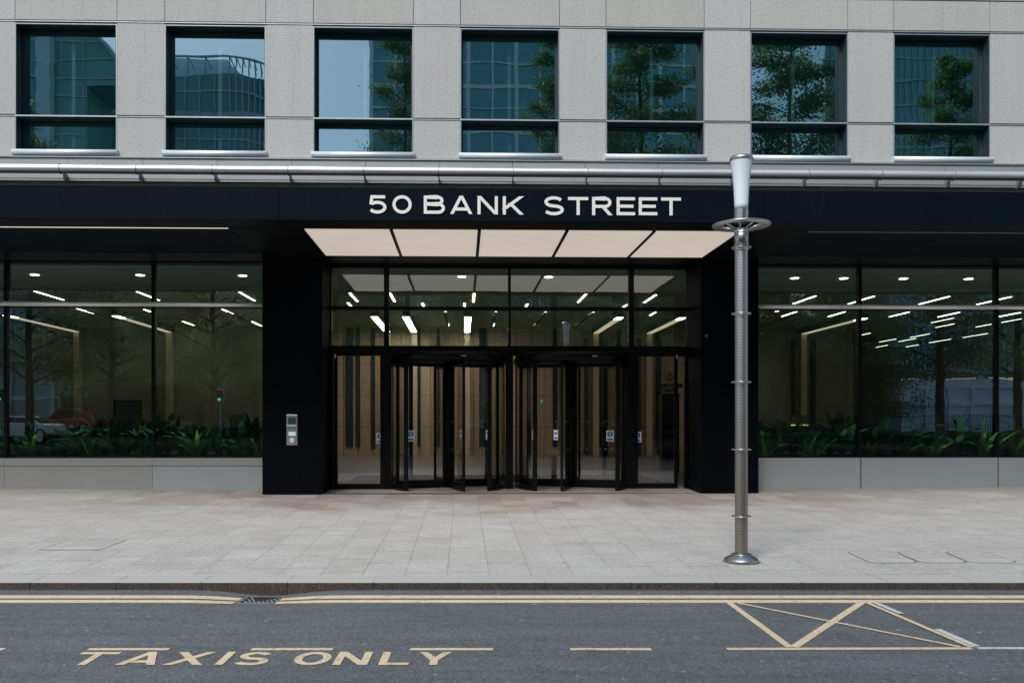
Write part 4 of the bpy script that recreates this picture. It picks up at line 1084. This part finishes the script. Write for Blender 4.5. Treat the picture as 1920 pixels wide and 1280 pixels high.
def tree(px,Dv,kind,H,label,bronze=False,rz=0,wid=1.0):
    u,D=mir(px,Dv); z=gz(u,D)-.05
    t=thing('street_tree',label,'tree',(u,D,z),group='street trees across the road, seen in the glass')
    s=H/protos[kind][3]; t.scale=(s*wid,s*wid,s); t.rotation_euler=(0,0,rz)
    for nm,me in (('trunk',protos[kind][0]),('crown',protos[kind][2 if bronze else 1])):
        o=bpy.data.objects.new(nm,me); COL.objects.link(o); o.parent=t
for i,a in enumerate(((55,45,0,18.5,'leafy tree reflected at the left edge of the left window'),
 (210,50,1,15.5,'bronze leafed tree reflected left of the middle mullion in the left window',1),
 (402,47,1,15.5,'tree reflected beside the green traffic signal in the left window',1),
 (590,48,1,15.8,'shorter tree whose top is reflected low in the third upper window'),
 (762,47,2,25,'tall narrow tree reflected at the right of the third upper window',0,0,.72),
 (905,52,1,16.5,'low tree reflected at the bottom left of the fourth upper window'),
 (1040,47,2,24.5,'tall tree reflected at the right of the fourth upper window',0,1,.8),
 (1195,46,0,24,'broad tree filling the left of the fifth upper window reflection',0,2,1.0),
 (1330,50,2,24,'tree reflected at the right of the fifth upper window',0,2,1.0),
 (1470,47,0,25,'broad tree filling the sixth upper window reflection',0,3,1.05),
 (1590,53,2,24,'tree reflected at the right side of the sixth upper window',0,4,.9),
 (1762,46,0,21.5,'tapering tree reflected in the seventh upper window',0,5,.95),
 (1908,50,0,20,'tree reflected at the right edge of the right window',0,1,1.0),
 (-160,50,2,24,'tree reflected beyond the left edge of the left window'),
 (700,60,1,15,'bronze leafed tree reflected behind the left side door glass',1,3),
 (1120,62,1,15,'bronze leafed tree reflected behind the right revolving door',1,4),
 (480,60,1,14,'bronze leafed tree reflected next to the left pier',1,2),
 (300,62,1,14,'bronze leafed tree reflected far back in the left window',1,1),
 (225,63,3,10.5,'low bushy bronze tree reflected right of the red car in the left window',1,2),
 (290,62,3,10,'low bushy bronze tree reflected behind the screen in the left window',1,3),
 (375,61,3,10.5,'low bushy bronze tree reflected right of the middle mullion in the left window',1,1),
 (465,62,3,10,'low bushy bronze tree reflected nearest the left pier',1,5),
 (660,58,3,10.5,'low bushy bronze tree reflected in the left side door',1,4),
 (850,60,3,10,'low bushy bronze tree reflected in the left revolving door',1,0),
 (1240,58,3,10,'low bushy bronze tree reflected in the right side door',1,1),
 (1450,56,3,10,'low bushy green tree reflected left in the right window',0,1),
 (1560,58,3,11,'low bushy green tree reflected just left of the mullion in the right window',0,2),
 (1620,58,3,9.5,'low bushy green tree reflected at the mullion in the right window',0,4))):
    px,Dv,kd,H,lab=a[:5]; tree(px,Dv,kd,H,lab,bool(a[5]) if len(a)>5 else False,a[6] if len(a)>6 else i*1.1,a[7] if len(a)>7 else 1.0)

# towers
def slab_tower(nm,label,u0,u1,D0,dep,H,mat,fmat,vs_step,hs_step,wv=.35,wh=.45,alt=True,cat='building',base=0.0):
    z0=.2; t=thing(nm,label,cat,((u0+u1)/2,D0-dep/2,z0))
    MB().box(u0,u1,D0-dep,D0,z0+base,z0+H).build('curtain_wall',mat,t)
    if base:
        for i in range(7):
            for yy in (D0-.6,D0-dep+.6): MB().box(u0+.4+(u1-u0-.8)*i/6-.35,u0+.4+(u1-u0-.8)*i/6+.35,yy-.35,yy+.35,z0,z0+base).build('column',fmat,t)
    mb=MB(); k=0; u=u0
    while u<u1: 
        w=wv if (k%2==0 or not alt) else wv*.45
        mb.box(u-w/2,u+w/2,D0+.0,D0+.3,z0+base,z0+H); u+=vs_step; k+=1
    mb.build('mullions',fmat,t); mb=MB(); z=z0+max(hs_step,base); k=0
    while z<z0+H+.1:
        w=wh if (k%2==0 or not alt) else wh*.4
        mb.box(u0,u1,D0-.0,D0+.22,z-w/2,z+w/2); z+=hs_step; k+=1
    mb.box(u0,u1,D0-dep-.3,D0+.25,z0+H,z0+H+.8); mb.build('floor_bands',fmat,t)
    return t
Dm2=17.47
u0,D0=mir(697,110,Dm2); u1,_=mir(1340,110,Dm2)
slab_tower('office_tower','blue glass tower with white frame grid reflected in the third and fourth upper windows',u0,u1,D0,24,62,M['cw1'],M['wframe'],3.1,2.95,.5,.5)
u0,D0=mir(1545,118,Dm2); u1,_=mir(2150,118,Dm2)
slab_tower('office_tower','blue glass tower with thin mullions reflected in the seventh upper window',u0,u1,D0,24,66,M['cw1'],M['gframe'],.95,3.1,.12,.35,True,base=8.5)
# curved corner block
def curved_block():
    u0,D0=mir(150,92,Dm2); u1,_=mir(506,92,Dm2); z0=.4; H=38.0; rc=4.2; dep=20
    t=thing('curved_office_block','banded office block with a rounded corner and roof pergola reflected in the second upper window','building',((u0+u1)/2,D0-dep/2,z0))
    def plan(ins=0.0,back=0):
        p=[(u0,D0-dep),(u0,D0-ins)]
        for i in range(11):
            a=R(90-90*i/10); p.append((u1-rc+(rc-ins)*math.cos(a),D0-rc+(rc-ins)*math.sin(a)))
        p.append((u1-ins,D0-dep)); return p
    MB().prism(plan(.3),'z',z0,z0+H).build('curtain_wall',M['cw3'],t)
    mb=MB(); z=z0+2.6; k=0
    while z<z0+H+.2:
        w=.55 if k%2==0 else .22; mb.prism(plan(0 if k%2==0 else .15),'z',z-w/2,z+w/2); z+=2.6; k+=1
    mb.build('floor_bands',M['gframe'],t)
    mb=MB(); pl=plan(.12)
    for a,b in zip(pl[1:-1],pl[2:]):
        n=max(1,int(math.hypot(b[0]-a[0],b[1]-a[1])/1.5))
        for i in range(n):
            x=a[0]+(b[0]-a[0])*i/n; y=a[1]+(b[1]-a[1])*i/n; mb.box(x-.06,x+.06,y-.1,y+.12,z0,z0+H)
    mb.build('mullions',M['gframe'],t)
    ux,_=mir(433,92,Dm2)
    MB().prism([(u0,z0+H),(ux+1.2,z0+H),(ux-1.0,z0+H+2.6),(u0,z0+H+3.0)],'y',D0-dep+2,D0-2.5).build('roof_storey',M['pale'],t)
    mb=MB(); pl=plan(-.1); 
    for a,b in zip(pl[1:-1],pl[2:]): mb.tube([(a[0],a[1],z0+H+1.9),(b[0],b[1],z0+H+1.9)],.14,6)
    for i,p in enumerate(pl[1:-1]):
        mb.tube([(p[0],p[1],z0+H),(p[0],p[1],z0+H+1.9)],.08,5); mb.tube([(p[0],p[1],z0+H+1.9),(p[0]*.85+(u1-rc)*.15,p[1]-2.2,z0+H+1.5)],.07,5)
    n=int((u1-rc-u0)/1.9)
    for i in range(n):
        x=u0+i*1.9; mb.tube([(x,D0,z0+H),(x,D0,z0+H+1.9)],.08,5); mb.tube([(x,D0,z0+H+1.9),(x,D0-2.2,z0+H+1.5)],.07,5)
    mb.build('pergola',M['gframe'],t)
curved_block()
def atrium():
    Dv=84; u0,D0=mir(-420,Dv,Dm2); u1,_=mir(250,Dv,Dm2); uk,_=mir(180,Dv,Dm2); z0=.4; dep=6
    zk=ZF(66,Dv); ze=ZF(150,Dv)
    t=thing('atrium_building','sloping glass atrium building reflected in the first upper window','building',((u0+u1)/2,D0-dep/2,z0))
    uq,_=mir(165,Dv,Dm2)
    poly=[(u0,z0),(uq,z0),(uq,ZF(170,Dv)),(u1,ZF(165,Dv)),(uk,zk),(u0,zk+2)]
    MB().prism(poly,'y',D0-dep,D0).build('glass_wall',M['cw2'],t)
    mb=MB(); 
    for i in range(26):
        z=z0+1.8*i
        if z>zk: break
        ue=uq if z<ZF(170,Dv) else u1-(z-ZF(165,Dv))/(zk-ZF(165,Dv))*(u1-uk)
        mb.box(u0,ue,D0,D0+.12,z-.07,z+.07)
    u=u0
    while u<uq: mb.box(u-.05,u+.05,D0,D0+.14,z0,zk); u+=2.1
    mb.tube([(u1,D0+.1,ZF(165,Dv)),(uk,D0+.1,zk)],.25,6)
    mb.build('glazing_bars',M['gframe'],t)
    ua,_=mir(80,Dv,Dm2); ub,_=mir(106,Dv,Dm2); MB().box(ua,ub,D0+.15,D0+1.2,z0,zk+1).build('stair_tower',M['pale'],t)
atrium()
# low pale block added in place of a bright sky gap on the right and low dark block on the left, plus white column block
def low_block(nm,label,px0,px1,Dv,py_top,mat,fm,dep=8,step=2.2):
    u0,D0=mir(px0,Dv); u1,_=mir(px1,Dv); H=ZF(py_top,Dv)-.3
    return slab_tower(nm,label,u0,u1,D0,dep,H,mat,fm,step,3.0,.3,.35,False)
M['annexe_frame']=simple('annexe_frame',(.09,.09,.075),.8)
low_block('sky_gap_block','pale low block added in place of the bright sky gap in the right window reflection',1690,2000,78,724,M['pale'],M['wframe'])
low_block('office_annexe','dark brick coloured annexe reflected behind the trees in the left window',150,700,70,600,simple('annexe_wall',(.11,.10,.07),.8),M['annexe_frame'],8,3.4)
low_block('office_annexe','pale column fronted annexe reflected at the left edge of the left window',-60,112,66,520,M['cw3'],M['pale'],8,3.2)
low_block('office_annexe','dark glazed annexe reflected behind the entrance doors',720,1660,74,610,simple('annexe_wall_dark',(.075,.07,.055),.8),M['annexe_frame'],8,3.6)
# fence
u0,D0=mir(1640,52); u1,_=mir(1960,52); zf=gz(u0,D0)
fn=thing('railing_fence','dark vertical bar railing reflected low in the right window','fence',((u0+u1)/2,D0,zf))
mb=MB(); u=u0
while u<u1: mb.box(u-.012,u+.012,D0-.012,D0+.012,zf,zf+1.5); u+=.14
mb.build('pickets',M['black'],fn); MB().box(u0,u1,D0-.02,D0+.02,zf+1.4,zf+1.44).box(u0,u1,D0-.02,D0+.02,zf+.15,zf+.19).build('rail',M['black'],fn)
# traffic lights
def signal(px,Dv,label,cyc):
    u,D=mir(px,Dv); z=gz(u,D); zt_=ZF(732,Dv); zb_=ZF(751,Dv)
    t=thing('traffic_light',label,'traffic light',(u,D,z),group='traffic lights')
    MB().cyl((u,D,z),.055,zb_-z,12).build('pole',M['hi_grey'],t)
    MB().box(u-.14,u+.14,D,D+.2,zb_,zt_).build('signal_head',M['black'],t,bevel=.02)
    MB().box(u-.19,u+.19,D-.03,D-.002,zb_-.05,zt_+.05).build('backing_board',M['sticker_w'],t)
    h=(zt_-zb_)/3
    for k,mt in enumerate(('green','dark','dark')):
        MB().prism([(u+.085*math.cos(2*PI*i/16),zb_+h*(k+.5)+.085*math.sin(2*PI*i/16)) for i in range(16)],'y',D+.201,D+.22).build('lamp_lens',M[mt],t)
signal(413,42,'traffic light showing green reflected in the left window','t'); signal(3,46,'traffic light showing green at the far left edge reflection','t')
# cars
def car(px,Dv,label,paint,name='parked_car',flip=1):
    u,D=mir(px,Dv); z=gz(u,D)
    t=thing(name,label,'car',(u,D,z)); Lh=2.1
    low=[(-Lh,.35),(-Lh-.02,.62),(-Lh+.1,.86),(-1.15,.93),(1.0,.95),(Lh-.1,.82),(Lh+.03,.58),(Lh,.33)]
    top=[(-1.25,.93),(-.62,1.36),(-.2,1.44),(.55,1.42),(1.15,1.24),(1.75,.93)]
    def sh(p): return [(u+flip*a,z+b) for a,b in p]
    mb=MB(); secs=[(-.86,.93),(-.80,1.0),(.80,1.0),(.86,.93)]
    def loft(poly,ysc):
        n=len(poly); vs=[]
        for (yy,s) in ysc:
            cx=sum(p[0] for p in poly)/n; cz=sum(p[1] for p in poly)/n
            vs+=[(u+flip*(cx+(p[0]-cx)*s),D+yy,z+cz+(p[1]-cz)*s) for p in poly]
        fs=[tuple(range(n)),tuple(reversed(range((len(ysc)-1)*n,len(ysc)*n)))]
        for k in range(len(ysc)-1):
            for i in range(n):
                j=(i+1)%n; fs.append((k*n+j,k*n+i,(k+1)*n+i,(k+1)*n+j))
        mb.add(vs,fs)
    loft(low,[(-.88,.94),(-.82,1),(.82,1),(.88,.94)])
    n=len(top); vs=[]
    for yy,k in ((-.80,0),(.80,0)):
        for a,b in top: vs.append((u+flip*a,D+yy*(1-.28*max(0,(b-.93)/.5)),z+b))
    mb.add(vs,[tuple(range(n)),tuple(reversed(range(n,2*n)))]+[((i+1)%n,i,n+i,n+(i+1)%n) for i in range(n)])
    mb.build('body',paint,t,bevel=.03)
    g=[(-1.08,.97),(-.56,1.31),(-.18,1.385),(.5,1.365),(1.05,1.20),(1.5,.97)]
    for s in (-1,1):
        mb=MB(); mb.add([(u+flip*a,D+s*(.812*(1-.28*max(0,(b-.93)/.5))),z+b) for a,b in g],[tuple(range(len(g)))]); mb.build('side_window',M['car_glass'],t)
    mb=MB(); mb.add([(u+flip*-1.22,D-.70,z+.965),(u+flip*-1.22,D+.70,z+.965),(u+flip*-.655,D+.58,z+1.345),(u+flip*-.655,D-.58,z+1.345)],[(0,1,2,3)]); mb.build('windscreen',M['car_glass'],t)
    for a in (-1.32,1.3):
        for s in (-1,1):
            pr=[(u+flip*a+.32*math.cos(2*PI*i/20),z+.32+.32*math.sin(2*PI*i/20)) for i in range(20)]
            w=MB().prism(pr,'y',D+s*.70,D+s*.90,True).build('wheel',M['rubber'],t)
            MB().prism([(u+flip*a+.2*math.cos(2*PI*i/12),z+.32+.2*math.sin(2*PI*i/12)) for i in range(12)],'y',D+s*.901,D+s*.915).build('rim',M['rim'],w)
    for s in (-1,1):
        MB().box(u+flip*(-Lh-.01)-.03,u+flip*(-Lh-.01)+.03,D+s*.62-.12,D+s*.62+.12,z+.62,z+.74).build('headlight',M['sticker_w'],t)
car(46,51,'white car reflected low at the left edge of the left window',M['white_car'],'parked_car',-1)
car(130,58,'red car reflected beside the white car in the left window',M['red_car'],'parked_car',1)
car(452,66,'white car reflected near the left pier in the left window',M['white_car'],'parked_car',1)

# ------------------------------------------------------------------ camera, light, world
cam=bpy.data.cameras.new('camera'); co=bpy.data.objects.new('camera',cam); COL.objects.link(co)
co.location=(0,0,CAMZ); co.rotation_euler=(R(90),0,0)
cam.sensor_width=36; cam.lens=FPX/1920*36; cam.shift_x=(960-PPX)/1920; cam.shift_y=(HY-640)/1920
cam.clip_start=.05; cam.clip_end=3000; scene.camera=co
w=bpy.data.worlds.new('World'); scene.world=w; w.use_nodes=True; nt=w.node_tree; nt.nodes.clear()
sky=nt.nodes.new('ShaderNodeTexSky'); sky.sky_type='NISHITA'; sky.sun_disc=False
SUN_EL=R(48); SUN_AZ=R(205)   # compass direction the sun comes from, 180 = behind the camera
sky.sun_elevation=SUN_EL; sky.sun_rotation=SUN_AZ; sky.dust_density=1.2; sky.air_density=1.0; sky.ozone_density=1.5
bg=nt.nodes.new('ShaderNodeBackground'); bg.inputs[1].default_value=.15; wo=nt.nodes.new('ShaderNodeOutputWorld')
nt.links.new(sky.outputs[0],bg.inputs[0]); nt.links.new(bg.outputs[0],wo.inputs[0])
sl=bpy.data.lights.new('sun','SUN'); sl.energy=3.6; sl.angle=R(24); sl.color=(1,1,.96); so=bpy.data.objects.new('sun',sl); COL.objects.link(so)
d=Vector((math.sin(SUN_AZ)*math.cos(SUN_EL),math.cos(SUN_AZ)*math.cos(SUN_EL),math.sin(SUN_EL)))
so.rotation_euler=d.to_track_quat('Z','Y').to_euler(); so.location=(0,-20,40)
scene.view_settings.view_transform='Standard'; scene.view_settings.look='None'; scene.view_settings.exposure=0
c=scene.cycles; c.use_denoising=True; c.max_bounces=8; c.transparent_max_bounces=24; c.glossy_bounces=4; c.diffuse_bounces=3; c.sample_clamp_indirect=6
